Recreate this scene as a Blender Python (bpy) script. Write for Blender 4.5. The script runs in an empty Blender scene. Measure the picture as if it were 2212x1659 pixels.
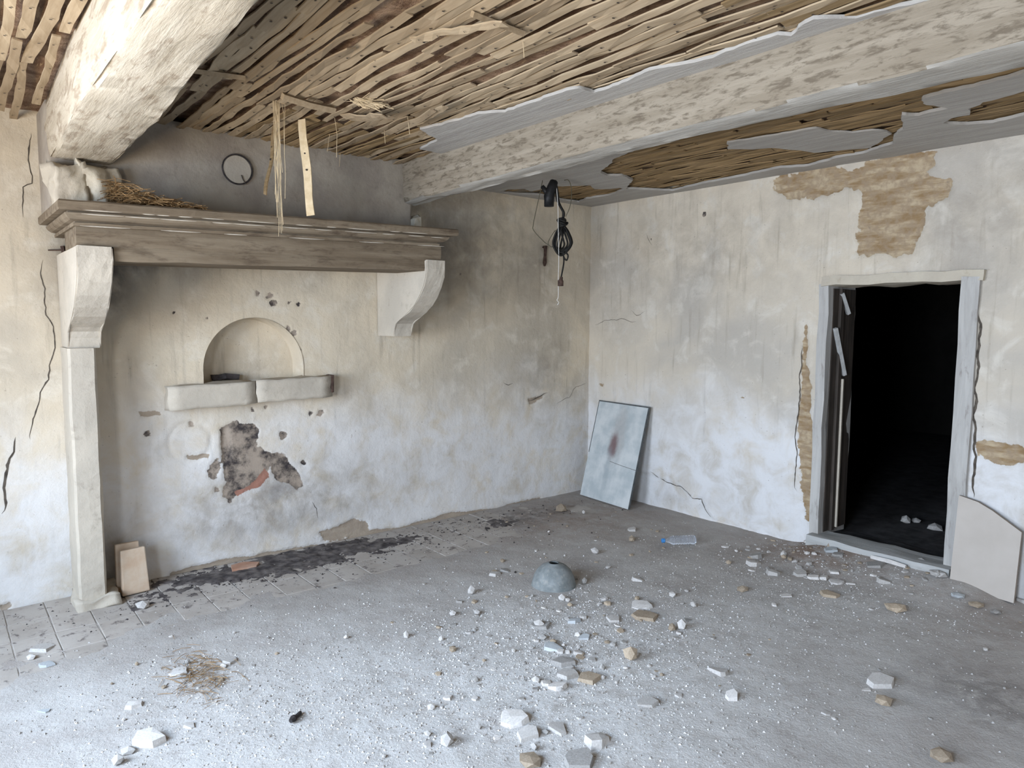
import bpy, bmesh, math, random
import numpy as np
from mathutils import Vector, Matrix
from mathutils import geometry as mgeo

scene = bpy.context.scene
COL = scene.collection
random.seed(7)
RNG = np.random.default_rng(11)

# ------------------------------------------------------------------ camera
CAM = np.array([-4.773, -4.692, 1.6])
FPX, IW, IH = 1531.0, 2212, 1659
def _basis(yaw=39.3, pitch=5.1, roll=0.3):
    y, p, r = map(math.radians, (yaw, pitch, roll))
    F = np.array([math.sin(y) * math.cos(p), math.cos(y) * math.cos(p), -math.sin(p)])
    R = np.array([math.cos(y), -math.sin(y), 0]); U = np.cross(R, F)
    return F, R * math.cos(r) + U * math.sin(r), -R * math.sin(r) + U * math.cos(r)
CF, CR, CU = _basis()
cam = bpy.data.objects.new('camera', bpy.data.cameras.new('camera')); COL.objects.link(cam)
cam.data.sensor_fit = 'HORIZONTAL'; cam.data.sensor_width = 36
cam.data.lens = FPX / IW * 36
cam.data.clip_start = 0.05
cam.matrix_world = Matrix(((CR[0], CU[0], -CF[0], CAM[0]), (CR[1], CU[1], -CF[1], CAM[1]),
                           (CR[2], CU[2], -CF[2], CAM[2]), (0, 0, 0, 1)))
scene.camera = cam

# measured points of the photograph carried onto the real planes of the room
def _ray(px, py): return CF + CR * (px - IW / 2) / FPX - CU * (py - IH / 2) / FPX
def onF(px, py, Y=0.0):                       # a plane parallel to the fireplace wall
    d = _ray(px, py); return CAM + d * (Y - CAM[1]) / d[1]
def onD(px, py, X=0.0):                       # a plane parallel to the door wall
    d = _ray(px, py); return CAM + d * (X - CAM[0]) / d[0]
def onZ(px, py, Z=0.0):                       # a horizontal plane
    d = _ray(px, py); return CAM + d * (Z - CAM[2]) / d[2]
def polyF(pts): return [(onF(*p)[0], onF(*p)[2]) for p in pts]
def polyD(pts): return [(onD(*p)[1], onD(*p)[2]) for p in pts]
def polyC(pts, Z=2.655): return [tuple(onZ(*p, Z)[:2]) for p in pts]

# ------------------------------------------------------------------ light
world = bpy.data.worlds.new('sky'); scene.world = world; world.use_nodes = True
bgn = world.node_tree.nodes['Background']
bgn.inputs[0].default_value = (0.62, 0.78, 1.0, 1); bgn.inputs[1].default_value = 1.2
LW = -6.1                                                     # inner face of the left wall
WINS = [dict(y0=-2.65, y1=-1.15, z0=0.70, z1=2.2), dict(y0=-4.75, y1=-3.7, z0=0.70, z1=2.2)]   # its two windows
def area(name, loc, target, sx, sy, power, colour, spread=180):
    l = bpy.data.lights.new(name, 'AREA'); l.shape = 'RECTANGLE'; l.size = sx; l.size_y = sy
    l.energy = power; l.color = colour; l.spread = math.radians(spread)
    o = bpy.data.objects.new(name, l); COL.objects.link(o); o.location = loc
    o.rotation_euler = (Vector(target) - Vector(loc)).to_track_quat('-Z', 'Y').to_euler()
    return o
SKYC, GROUNDC = (0.50, 0.715, 1.0), (1.0, 0.80, 0.56)
for w_, k in zip(WINS, (.78, .82)):
    wy = (w_['y0'] + w_['y1']) / 2; wz = (w_['z0'] + w_['z1']) / 2
    area('window_skylight', (LW - .15, wy, wz + .1), (-3.0, wy - .3, 0.0), w_['y1'] - w_['y0'] - .05, 1.35, 165 * k, SKYC, 150)
    area('window_ground_bounce', (LW - .15, wy, wz - .2), (-2.9, wy - .2, 2.9), w_['y1'] - w_['y0'] - .05, 1.1, 85 * k, GROUNDC, 165)
# an open doorway behind the photographer
area('rear_door_daylight', (-2.2, -7.05, 1.25), (-2.6, 0, 1.0), 1.5, 2.0, 18, (0.95, 0.96, 1.0))

scene.view_settings.view_transform = 'Standard'
scene.view_settings.look = 'None'
scene.view_settings.gamma = 1
scene.view_settings.use_curve_mapping = False
scene.view_settings.exposure = 0.15

# ------------------------------------------------------------------ noise
_perm = RNG.permutation(512)
def _hash(ix, iy, s): return _perm[(_perm[(ix + s * 37) & 511] + iy) & 511]
def perlin(x, y, s=0):
    x = np.asarray(x, float); y = np.asarray(y, float)
    ix = np.floor(x).astype(int); iy = np.floor(y).astype(int); fx = x - ix; fy = y - iy
    u = fx * fx * fx * (fx * (fx * 6 - 15) + 10); v = fy * fy * fy * (fy * (fy * 6 - 15) + 10)
    def g(a, b, dx, dy):
        t = _hash(a, b, s) * (2 * math.pi / 512); return np.cos(t) * dx + np.sin(t) * dy
    n00 = g(ix, iy, fx, fy); n10 = g(ix + 1, iy, fx - 1, fy)
    n01 = g(ix, iy + 1, fx, fy - 1); n11 = g(ix + 1, iy + 1, fx - 1, fy - 1)
    return ((n00 * (1 - u) + n10 * u) * (1 - v) + (n01 * (1 - u) + n11 * u) * v) * 1.5
def fbm(x, y, o=4, s=0):
    t = 0; a = 1.0; f = 1.0
    for i in range(o):
        t = t + a * perlin(np.asarray(x) * f + 13.7 * i, np.asarray(y) * f - 7.3 * i, s + i); a *= .5; f *= 2.03
    return t / 1.6
def smooth(a, b, x):
    t = np.clip((np.asarray(x) - a) / (b - a), 0, 1); return t * t * (3 - 2 * t)
def sdf_poly(x, y, poly):                     # signed distance, positive inside
    x = np.asarray(x, float); y = np.asarray(y, float)
    d = np.full(x.shape, 1e9); inside = np.zeros(x.shape, bool); n = len(poly)
    for i in range(n):
        ax, ay = poly[i]; bx, by = poly[(i + 1) % n]; ex, ey = bx - ax, by - ay
        t = np.clip(((x - ax) * ex + (y - ay) * ey) / (ex * ex + ey * ey + 1e-12), 0, 1)
        d = np.minimum(d, np.hypot(x - ax - t * ex, y - ay - t * ey))
        c = ((ay > y) != (by > y)) & (x < (bx - ax) * (y - ay) / (by - ay + 1e-15) + ax); inside ^= c
    return np.where(inside, d, -d)
def nearest_on_poly(p, poly):
    best = None
    for i in range(len(poly)):
        a = np.array(poly[i]); b = np.array(poly[(i + 1) % len(poly)]); e = b - a
        t = np.clip(np.dot(p - a, e) / (np.dot(e, e) + 1e-12), 0, 1); q = a + t * e; d = np.hypot(*(p - q))
        if best is None or d < best[0]: best = (d, q)
    return best

# ------------------------------------------------------------------ material helper
class NT:
    def __init__(s, name):
        s.m = bpy.data.materials.new(name); s.m.use_nodes = True; s.t = s.m.node_tree
        s.b = s.t.nodes['Principled BSDF']; s.b.inputs['Roughness'].default_value = .9
        s.b.inputs['Specular IOR Level'].default_value = .2
        s._c = None
    def n(s, k, **kw):
        o = s.t.nodes.new(k)
        for a, v in kw.items(): setattr(o, a, v)
        return o
    def link(s, a, b): s.t.links.new(a, b)
    def put(s, sock, v):
        if hasattr(v, 'is_linked') or isinstance(v, bpy.types.NodeSocket): s.link(v, sock)
        elif isinstance(v, tuple) and len(v) == 3: sock.default_value = (*v, 1)
        else: sock.default_value = v
    def coord(s, scale=(1, 1, 1), kind='Object'):
        if kind == 'World': src = s.n('ShaderNodeNewGeometry').outputs['Position']
        else: src = s.n('ShaderNodeTexCoord').outputs['Object']
        if scale == (1, 1, 1): return src
        m = s.n('ShaderNodeMapping'); s.link(src, m.inputs[0]); m.inputs['Scale'].default_value = scale
        return m.outputs[0]
    def noise(s, vec, scale, detail=5, rough=.55, dist=0):
        o = s.n('ShaderNodeTexNoise'); s.link(vec, o.inputs['Vector'])
        o.inputs['Scale'].default_value = scale; o.inputs['Detail'].default_value = detail
        o.inputs['Roughness'].default_value = rough; o.inputs['Distortion'].default_value = dist
        return o.outputs['Fac']
    def ramp(s, fac, *stops):
        r = s.n('ShaderNodeMapRange'); r.interpolation_type = 'SMOOTHSTEP'
        s.put(r.inputs['Value'], fac); r.inputs['From Min'].default_value = stops[0]; r.inputs['From Max'].default_value = stops[1]
        return r.outputs['Result']
    def mix(s, fac, a, b, mode='MIX'):
        o = s.n('ShaderNodeMix', data_type='RGBA', blend_type=mode)
        s.put(o.inputs[0], fac); s.put(o.inputs[6], a); s.put(o.inputs[7], b); return o.outputs[2]
    def math(s, op, a, b=0.0):
        o = s.n('ShaderNodeMath', operation=op); s.put(o.inputs[0], a); s.put(o.inputs[1], b); return o.outputs[0]
    def attr(s, name):
        o = s.n('ShaderNodeAttribute', attribute_name=name); return o.outputs['Fac']
    def objrand(s): return s.n('ShaderNodeObjectInfo').outputs['Random']
    def bump(s, h, strength=.4, dist=.01):
        o = s.n('ShaderNodeBump'); s.put(o.inputs['Height'], h)
        o.inputs['Strength'].default_value = strength; o.inputs['Distance'].default_value = dist
        if s._c is not None: s.link(s._c, o.inputs['Normal'])
        s._c = o.outputs[0]; s.link(s._c, s.b.inputs['Normal'])
    def done(s, colour, rough=None):
        s.put(s.b.inputs['Base Color'], colour)
        if rough is not None: s.put(s.b.inputs['Roughness'], rough)
        return s.m

def simple(name, c1, c2, scale=12, rough=.85, stretch=(1, 1, 1), bump=.3, rnd=.0, spec=.2):
    n = NT(name); v = n.coord(stretch)
    a = n.noise(v, scale, 6, .6); col = n.mix(n.ramp(a, .3, .7), c1, c2)
    if rnd:
        col = n.mix(1.0, col, n.mix(n.objrand(), (1 - rnd,) * 3, (1 + rnd * .4,) * 3), 'MULTIPLY')
    n.bump(n.noise(v, scale * 4, 4, .6), bump, .004); n.b.inputs['Specular IOR Level'].default_value = spec
    return n.done(col, rough)

def plaster_material(name, warm, grey, pale, greymud=0.0):
    """old limewash: cream to grey blotches, runs, salt bloom near the floor, exposed mud, soot and painted shade"""
    n = NT(name); w = n.coord(kind='World')
    big = n.noise(w, 1.1, 4, .55, .4); mid = n.noise(w, 5.0, 6, .62, .5); fine = n.noise(w, 38, 5, .65)
    col = n.mix(n.ramp(big, .36, .66), warm, grey)
    col = n.mix(n.math('MULTIPLY', n.ramp(mid, .5, .68), .7), col, pale)
    runs = n.noise(n.coord((9, 9, .8), 'World'), 2.2, 5, .6, .2)
    col = n.mix(n.math('MULTIPLY', n.ramp(runs, .53, .78), .55), col, (.29, .25, .195))
    bloom = n.attr('bloom')
    col = n.mix(n.math('MULTIPLY', bloom, n.ramp(mid, .20, .60)), col, (.68, .68, .69))
    stain = n.attr('stain')
    col = n.mix(n.math('MULTIPLY', stain, n.ramp(n.noise(w, 7, 6, .65, .3), .28, .7)), col, (.235, .20, .16))
    smoke_shade = n.attr('smoke_shade')
    col = n.mix(n.math('MULTIPLY', smoke_shade, n.ramp(n.noise(w, 4, 6, .6, .3), .2, .6)), col, (.045, .040, .040))  # dark tint for soot and for shade painted beside the corbel
    # exposed mud render where the plaster has come away
    jit = n.math('MULTIPLY', n.math('SUBTRACT', n.noise(w, 45, 4, .6), .5), .03)
    mud = n.mix(n.ramp(n.noise(n.coord((3, 3, 14), 'World'), 1.6, 5, .6), .38, .62), (.25, .165, .085), (.44, .35, .235))
    mud = n.mix(n.ramp(n.noise(w, 30, 4, .6), .35, .7), mud, (.30, .225, .15))
    mud = n.mix(greymud, mud, (.36, .31, .26))
    fb = n.ramp(n.math('ADD', n.attr('mud'), jit), -.002, .004)
    col = n.mix(fb, col, mud)
    soot = n.mix(n.ramp(n.noise(w, 5.5, 6, .72), .40, .60), (.045, .038, .038), (.34, .28, .225))
    fs = n.ramp(n.math('ADD', n.attr('soot'), jit), -.003, .004)
    col = n.mix(fs, col, soot)
    fr = n.ramp(n.math('ADD', n.attr('red'), jit), -.003, .004)
    col = n.mix(fr, col, (.30, .15, .11))
    speck = n.ramp(n.noise(w, 60, 2, .5), .70, .76)
    col = n.mix(n.math('MULTIPLY', speck, .5), col, (.22, .18, .14))
    n.bump(n.noise(w, 22, 7, .68), .55, .010)
    n.bump(fine, .35, .004)
    return n.done(col, .93)

MAT = {}
MAT['wallF'] = plaster_material('limewash_fireplace_wall', (.61, .525, .40), (.46, .405, .325), (.65, .59, .49), .65)
MAT['wallD'] = plaster_material('limewash_door_wall', (.58, .51, .41), (.445, .405, .35), (.62, .575, .50))
def stone_mat(name, c1, c2, c3):
    n = NT(name); w = n.coord(kind='World')
    col = n.mix(n.ramp(n.noise(w, 3, 5, .6), .35, .65), c1, c2)
    col = n.mix(n.math('MULTIPLY', n.ramp(n.noise(w, 16, 6, .65), .55, .75), .6), col, c3)
    n.bump(n.noise(w, 30, 6, .65), .5, .008); return n.done(col, .92)
MAT['stone'] = stone_mat('whitewashed_stone', (.51, .455, .375), (.43, .385, .32), (.30, .26, .21))
MAT['breast'] = stone_mat('smoked_plaster', (.25, .215, .18), (.34, .30, .245), (.17, .145, .12))
MAT['plug'] = stone_mat('pale_plug_plaster', (.36, .32, .265), (.42, .375, .31), (.26, .22, .18))
MAT['stub'] = stone_mat('pale_masonry', (.50, .45, .36), (.43, .38, .31), (.34, .28, .20))
def wood_mat(name, c1, c2, c3, along='x', wear=(.55, .7), k=1.0, ws=5):
    n = NT(name); st = {'x': (1.2, 14, 14), 'y': (14, 1.2, 14), 'z': (14, 14, 1.2)}[along]
    v = n.coord(st, 'World'); w = n.coord(kind='World')
    col = n.mix(n.ramp(n.noise(v, 1.4, 6, .6, .3), .35, .68), c1, c2)
    col = n.mix(n.math('MULTIPLY', n.ramp(n.noise(n.coord(tuple(1 + (q - 1) * .25 for q in st), 'World'), ws, 6, .68, .4), *wear), k), col, c3)
    n.bump(n.noise(v, 4, 6, .65), .5, .008); n.bump(n.noise(w, 35, 4, .6), .25, .004)
    return n.done(col, .88)
MAT['lintel'] = wood_mat('smoked_lintel_wood', (.155, .118, .08), (.215, .172, .122), (.072, .05, .034), 'x', (.48, .72), .85)
MAT['beam1'] = wood_mat('limewashed_beam', (.40, .345, .265), (.49, .435, .35), (.24, .185, .13), 'y', (.48, .64), .75)
MAT['beam2'] = wood_mat('worn_limewashed_beam', (.215, .18, .135), (.285, .245, .19), (.10, .078, .055), 'y', (.47, .64), .75, 11)
MAT['beam_under'] = wood_mat('smooth_limewashed_underside', (.33, .305, .265), (.39, .365, .325), (.26, .235, .20), 'y', (.5, .75), .6)
MAT['ceil_plaster'] = wood_mat('grey_ceiling_plaster', (.34, .32, .295), (.40, .38, .35), (.28, .26, .23), 'y', (.55, .8), .7)
def lath_mat():
    n = NT('lath_wood'); v = n.coord((30, 2, 30))
    a = n.noise(v, 1.5, 5, .6); r = n.objrand()
    col = n.mix(n.ramp(a, .3, .7), (.31, .235, .15), (.43, .34, .23))
    col = n.mix(r, n.mix(.5, col, (.16, .11, .065)), col)
    n.bump(a, .3, .003); return n.done(col, .85)
MAT['lath'] = lath_mat()
MAT['lath_dark'] = simple('aged_lath_wood', (.19, .125, .058), (.31, .215, .115), 3, .9, (24, 1.2, 24), .4, .35)
MAT['nail'] = simple('nail_iron', (.03, .025, .02), (.06, .045, .035), 30)
def mudceil():
    n = NT('mud_and_straw_fill'); w = n.coord((1, 1, 1), 'World')
    a = n.noise(w, 9, 6, .7, .4); s = n.noise(n.coord((60, 12, 1), 'World'), 1.0, 5, .7, .8)
    col = n.mix(n.ramp(a, .35, .65), (.17, .10, .065), (.36, .25, .17))
    col = n.mix(n.math('MULTIPLY', n.ramp(s, .55, .7), .7), col, (.46, .34, .20))
    n.bump(a, .8, .03); n.bump(s, .6, .01); return n.done(col, .95)
MAT['mudceil'] = mudceil()
MAT['straw'] = simple('straw', (.42, .32, .19), (.54, .43, .28), 20, .7)
MAT['straw_dark'] = simple('old_straw', (.17, .10, .045), (.30, .19, .09), 20, .8)
def floor_mat():
    n = NT('dust_covered_floor'); w = n.coord(kind='World')
    a = n.noise(w, 2.2, 6, .6, .3); b = n.noise(w, 16, 7, .7); c = n.noise(w, 90, 4, .7)
    col = n.mix(n.ramp(a, .35, .65), (.335, .305, .28), (.41, .385, .36))
    white = n.attr('white')
    col = n.mix(n.math('MULTIPLY', white, n.ramp(b, .25, .6)), col, (.56, .55, .535))
    col = n.mix(n.math('MULTIPLY', n.ramp(b, .55, .75), .45), col, (.26, .22, .18))
    col = n.mix(n.math('MULTIPLY', n.ramp(c, .58, .68), n.math('ADD', n.math('MULTIPLY', white, .6), .1)), col, (.70, .69, .68))
    col = n.mix(n.math('MULTIPLY', n.attr('earth'), n.ramp(n.noise(w, 9, 7, .7, .3), .3, .62)), col, (.215, .15, .11))
    dark = n.attr('dark')
    col = n.mix(n.math('MULTIPLY', dark, n.ramp(n.noise(w, 11, 7, .72, .4), .36, .56)), col, (.045, .036, .036))
    n.bump(b, .6, .012); n.bump(c, .6, .006)
    return n.done(col, .95)
MAT['floor'] = floor_mat()
def tile_mat():
    n = NT('worn_floor_tile'); w = n.coord(kind='World')
    col = n.mix(n.ramp(n.noise(w, 4, 6, .6), .35, .65), (.355, .32, .285), (.43, .395, .36))
    col = n.mix(1.0, col, n.mix(n.objrand(), (.92, .91, .90), (1.04, 1.03, 1.02)), 'MULTIPLY')
    col = n.mix(n.math('MULTIPLY', n.ramp(n.noise(w, 13, 7, .72, .4), .55, .66), .75), col, (.07, .055, .055))
    n.bump(n.noise(w, 25, 6, .65), .35, .004); return n.done(col, .9)
MAT['tile'] = tile_mat()
MAT['terracotta'] = simple('pale_terracotta', (.50, .36, .25), (.60, .50, .39), 8, .9, rnd=.1)
MAT['redtile'] = simple('red_terracotta', (.38, .20, .13), (.46, .30, .22), 8, .9)
MAT['shard'] = simple('plaster_shard', (.50, .47, .44), (.64, .61, .58), 14, .95, bump=.5, rnd=.28)
MAT['shard_grey'] = simple('grey_plaster_shard', (.33, .31, .29), (.44, .42, .395), 14, .95, bump=.5, rnd=.25)
MAT['shard_tan'] = simple('tan_mortar', (.36, .28, .20), (.48, .395, .30), 14, .95, bump=.6, rnd=.25)
MAT['shard_blue'] = simple('blue_grey_shard', (.40, .42, .43), (.50, .52, .53), 14, .9, bump=.4, rnd=.15)
MAT['grit'] = simple('plaster_grit', (.42, .405, .39), (.62, .605, .59), 40, .95, bump=.1)
MAT['grit_dark'] = simple('stone_grit', (.22, .20, .18), (.36, .335, .31), 40, .95, bump=.1)
MAT['ash'] = simple('hearth_ash', (.04, .034, .035), (.16, .14, .13), 14, .95, bump=.6)
MAT['charcoal'] = simple('charcoal', (.02, .018, .018), (.06, .05, .05), 20, .9)
MAT['black_rubber'] = simple('black_rubber', (.006, .006, .0065), (.014, .014, .015), 20, .5, spec=.25)
MAT['cable'] = simple('dusty_black_cable', (.007, .0065, .006), (.02, .018, .015), 30, .6, spec=.15)
MAT['rust'] = simple('rusty_iron', (.045, .028, .022), (.10, .062, .048), 30, .85)
MAT['string'] = simple('white_string', (.62, .60, .56), (.72, .70, .66), 40, .8)
MAT['wire'] = simple('dark_wire', (.06, .055, .035), (.10, .09, .06), 20, .6)
MAT['crack'] = simple('crack_shadow_gap', (.05, .042, .035), (.12, .10, .08), 25, 1)
MAT['doorwood'] = wood_mat('grey_painted_door_wood', (.36, .345, .325), (.46, .445, .42), (.20, .175, .155), 'z', (.55, .72), .7)
MAT['sill'] = wood_mat('worn_sill_wood', (.36, .36, .345), (.46, .455, .44), (.24, .22, .20), 'y', (.55, .75), .6)
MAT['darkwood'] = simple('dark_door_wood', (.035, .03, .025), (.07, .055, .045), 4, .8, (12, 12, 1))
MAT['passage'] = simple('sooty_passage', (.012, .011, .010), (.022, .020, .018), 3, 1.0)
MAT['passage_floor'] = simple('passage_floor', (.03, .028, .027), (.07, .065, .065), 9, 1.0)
MAT['boardcream'] = simple('cream_board', (.42, .375, .33), (.46, .415, .37), 5, .7, bump=.05)
MAT['boardedge'] = simple('raw_board_edge', (.22, .18, .15), (.30, .25, .20), 20, .9)
def panel_mat():
    n = NT('dusty_glazed_panel'); v = n.coord()
    col = n.mix(n.ramp(n.noise(v, 6, 6, .6), .35, .65), (.40, .44, .45), (.56, .58, .575))
    sep = n.n('ShaderNodeSeparateXYZ'); n.link(v, sep.inputs[0])
    def blob(cx, cz, sx, sz, jitter):
        dx = n.math('DIVIDE', n.math('SUBTRACT', sep.outputs[0], cx), sx)
        dz = n.math('DIVIDE', n.math('SUBTRACT', sep.outputs[2], cz), sz)
        r = n.math('SQRT', n.math('ADD', n.math('MULTIPLY', dx, dx), n.math('MULTIPLY', dz, dz)))
        r = n.math('ADD', r, n.math('MULTIPLY', n.math('SUBTRACT', n.noise(v, 9, 5, .6), .5), jitter))
        return n.math('SUBTRACT', 1.0, n.ramp(r, .3, 1.0))
    col = n.mix(n.math('MULTIPLY', blob(.02, .60, .13, .34, .9), .55), col, (.30, .29, .28))
    col = n.mix(n.math('MULTIPLY', blob(-.02, .50, .075, .17, .8), .8), col, (.13, .055, .055))  # red reflection in the glazing, painted as a soft blob
    col = n.mix(n.math('MULTIPLY', blob(-.04, .25, .05, .30, 1.2), .45), col, (.28, .32, .34))
    n.b.inputs['Specular IOR Level'].default_value = .5
    n.bump(n.noise(v, 30, 4, .6), .06, .002)
    return n.done(col, .32)
MAT['panel'] = panel_mat()
MAT['panel_edge'] = simple('dark_panel_rim', (.06, .065, .065), (.10, .105, .105), 20, .6)
def enamel():
    n = NT('dusty_enamel'); v = n.coord()
    col = n.mix(n.ramp(n.noise(v, 14, 6, .65), .35, .65), (.145, .16, .16), (.22, .235, .235))
    col = n.mix(n.math('MULTIPLY', n.ramp(n.noise(v, 40, 5, .65), .5, .7), .5), col, (.32, .31, .28))
    n.bump(n.noise(v, 60, 4, .6), .15, .002); return n.done(col, .65)
MAT['enamel'] = enamel()
def pet():
    n = NT('dusty_clear_plastic'); b = n.b
    b.inputs['Transmission Weight'].default_value = .88; b.inputs['IOR'].default_value = 1.2
    b.inputs['Specular IOR Level'].default_value = .5
    return n.done((.78, .82, .88), .16)
MAT['pet'] = pet()
MAT['bluecap'] = simple('blue_plastic', (.03, .17, .42), (.04, .20, .47), 20, .4, bump=.02, spec=.5)

# ------------------------------------------------------------------ object helpers
def link(name, me, mats, parent=None, smooth_=False):
    o = bpy.data.objects.new(name, me); COL.objects.link(o)
    for m in (mats if isinstance(mats, (list, tuple)) else [mats]): me.materials.append(m)
    if parent is not None: o.parent = parent
    if smooth_: me.polygons.foreach_set('use_smooth', [True] * len(me.polygons))
    return o
def from_bm(name, bm, mats, parent=None, smooth_=False):
    me = bpy.data.meshes.new(name); bmesh.ops.recalc_face_normals(bm, faces=bm.faces)
    bm.to_mesh(me); bm.free(); return link(name, me, mats, parent, smooth_)
def empty(name, loc=(0, 0, 0), rz=0.0):
    o = bpy.data.objects.new(name, None); COL.objects.link(o); o.location = loc; o.rotation_euler[2] = rz
    o.empty_display_size = .1; return o
def tag(o, label=None, cat=None, group=None, kind=None):
    for k, v in (('label', label), ('category', cat), ('group', group), ('kind', kind)):
        if v: o[k] = v
    return o
def box(bm, x0, x1, y0, y1, z0, z1, jit=0.0):
    r = lambda: random.uniform(-jit, jit) if jit else 0
    v = [bm.verts.new((x + r(), y + r(), z + r())) for x in (x0, x1) for y in (y0, y1) for z in (z0, z1)]
    for f in ((0, 1, 3, 2), (4, 6, 7, 5), (0, 4, 5, 1), (2, 3, 7, 6), (0, 2, 6, 4), (1, 5, 7, 3)):
        bm.faces.new([v[i] for i in f])
    return v
def loft(bm, rings, caps=True, closed=True):
    vs = [[bm.verts.new(p) for p in r] for r in rings]; n = len(rings[0])
    for a, b in zip(vs, vs[1:]):
        for i in range(n if closed else n - 1):
            j = (i + 1) % n; bm.faces.new((a[i], a[j], b[j], b[i]))
    if caps:
        bm.faces.new(vs[0][::-1]); bm.faces.new(vs[-1])
    return vs
def tube(bm, pts, r, seg=7, closed=False):
    pts = [Vector(p) for p in pts]; rings = []; n = len(pts); up = Vector((.31, .22, .93))
    for i, p in enumerate(pts):
        t = (pts[(i + 1) % n] - pts[i - 1]) if closed else (pts[min(i + 1, n - 1)] - pts[max(i - 1, 0)])
        t.normalize(); a = t.cross(up)
        if a.length < .05: a = t.cross(Vector((1, 0, 0)))
        a.normalize(); b = t.cross(a); rr = r[i] if isinstance(r, (list, tuple)) else r
        rings.append([p + a * math.cos(2 * math.pi * k / seg) * rr + b * math.sin(2 * math.pi * k / seg) * rr for k in range(seg)])
    if closed: rings.append(rings[0])
    loft(bm, rings, caps=not closed)
    if closed: bmesh.ops.remove_doubles(bm, verts=bm.verts, dist=1e-6)
def bevel(bm, w, seg=2):
    bmesh.ops.bevel(bm, geom=list(bm.edges), offset=w, segments=seg, affect='EDGES', profile=.6)
def prism(bm, poly, z0, z1):
    loft(bm, [[(x, y, z0) for x, y in poly], [(x, y, z1) for x, y in poly]])
def roughen(bm, amp, sc, s=0):
    for v in bm.verts:
        c = v.co; v.co = c + Vector((float(perlin(c.y * sc, c.z * sc, s)), float(perlin(c.x * sc, c.z * sc, s + 1)), float(perlin(c.x * sc, c.y * sc, s + 2)))) * amp
def jagged(poly, amp, step, s=0, closed=True, fr=14):
    out = []; n = len(poly)
    for i in range(n if closed else n - 1):
        a = np.array(poly[i]); b = np.array(poly[(i + 1) % n]); L = np.hypot(*(b - a)); k = max(1, int(L / step))
        nn = np.array([-(b - a)[1], (b - a)[0]]) / (L + 1e-9)
        for j in range(k):
            p = a + (b - a) * j / k
            q = p + nn * amp * float(fbm(p[0] * fr + s, p[1] * fr, 4, s % 9))
            out.append((q[0], q[1]))
    if not closed: out.append(tuple(poly[-1]))
    return out

def wall_grid(name, place, u0, u1, v0, v1, res, height, attrs, holes, mat):
    """place(u, v, h): grid point pushed h out of the plane into the room"""
    nu = int((u1 - u0) / res); nv = int((v1 - v0) / res)
    U, V = np.meshgrid(np.linspace(u0, u1, nu + 1), np.linspace(v0, v1, nv + 1), indexing='ij')
    fu, fv = (U[:-1, :-1] + U[1:, 1:]) / 2, (V[:-1, :-1] + V[1:, 1:]) / 2
    keep = np.ones(fu.shape, bool)
    for h in holes:
        cut = sdf_poly(fu, fv, h) > 0; keep &= ~cut
        touch = np.zeros(U.shape, bool); kept = np.zeros(U.shape, bool)
        for du in (0, 1):
            for dv in (0, 1):
                touch[du:nu + du, dv:nv + dv] |= cut; kept[du:nu + du, dv:nv + dv] |= ~cut
        for i, j in np.argwhere(touch & kept):
            q = nearest_on_poly(np.array([U[i, j], V[i, j]]), h)[1]; U[i, j], V[i, j] = q
    A = {k: f(U, V) for k, f in attrs.items()}
    P = place(U, V, height(U, V, A)).reshape(-1, 3)
    idx = np.arange((nu + 1) * (nv + 1)).reshape(nu + 1, nv + 1)
    F = np.stack([idx[:-1, :-1], idx[1:, :-1], idx[1:, 1:], idx[:-1, 1:]], -1)[keep]
    me = bpy.data.meshes.new(name); me.from_pydata(P.tolist(), [], F.tolist()); me.update()
    for k, a in A.items():
        at = me.attributes.new(k, 'FLOAT', 'POINT'); at.data.foreach_set('value', np.asarray(a, np.float32).ravel())
    o = link(name, me, mat, None, True)
    return tag(o, kind='structure')

def maxsdf(polys):
    def f(U, V):
        d = np.full(U.shape, -.5)
        for p, amp in polys:
            xs = [q[0] for q in p]; ys = [q[1] for q in p]; m = .12
            sel = (U > min(xs) - m) & (U < max(xs) + m) & (V > min(ys) - m) & (V < max(ys) + m)
            if sel.any(): d[sel] = np.maximum(d[sel], sdf_poly(U[sel], V[sel], p) + amp * fbm(U[sel] * 17, V[sel] * 17, 4, 3))
        return d
    return f
def disc(px, py, rpx, plane):
    return plane([(px + rpx * math.cos(a) * random.uniform(.6, 1.2), py + rpx * math.sin(a) * random.uniform(.6, 1.2)) for a in np.linspace(0, 2 * math.pi, 9)[:-1]])

H = 2.665
# ================================================================== SETTING
# ---- fireplace wall (y = 0)
soot_polys = [(polyF([(475, 925), (505, 910), (525, 915), (552, 915), (560, 930), (557, 965), (578, 975), (600, 985), (585, 1010), (555, 1045), (520, 1060), (498, 1085), (478, 1075), (488, 1040), (480, 1000), (478, 960)]), .02),
              (polyF([(580, 980), (610, 975), (625, 990), (635, 1010), (650, 1030), (655, 1050), (640, 1060), (620, 1045), (595, 1035), (585, 1010)]), .02),
              (polyF([(460, 995), (475, 985), (478, 1010), (470, 1035), (455, 1035), (445, 1020)]), .02)]
for (x, y, r) in ((556, 634, 8), (583, 640, 9), (590, 656, 9), (625, 653, 5), (645, 657, 5), (622, 712, 9), (635, 720, 8), (648, 755, 5), (672, 893, 8), (692, 893, 9), (612, 941, 10), (320, 937, 9), (414, 916, 7), (545, 885, 5), (575, 880, 4), (447, 688, 3), (375, 676, 4), (655, 1000, 6), (468, 1058, 6), (995, 592, 4)):
    soot_polys.append((disc(x, y, r, polyF), .012))
red_polys = [(polyF([(508, 1062), (540, 1050), (572, 1012), (582, 1028), (562, 1050), (530, 1062), (512, 1072)]), .015)]
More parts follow.
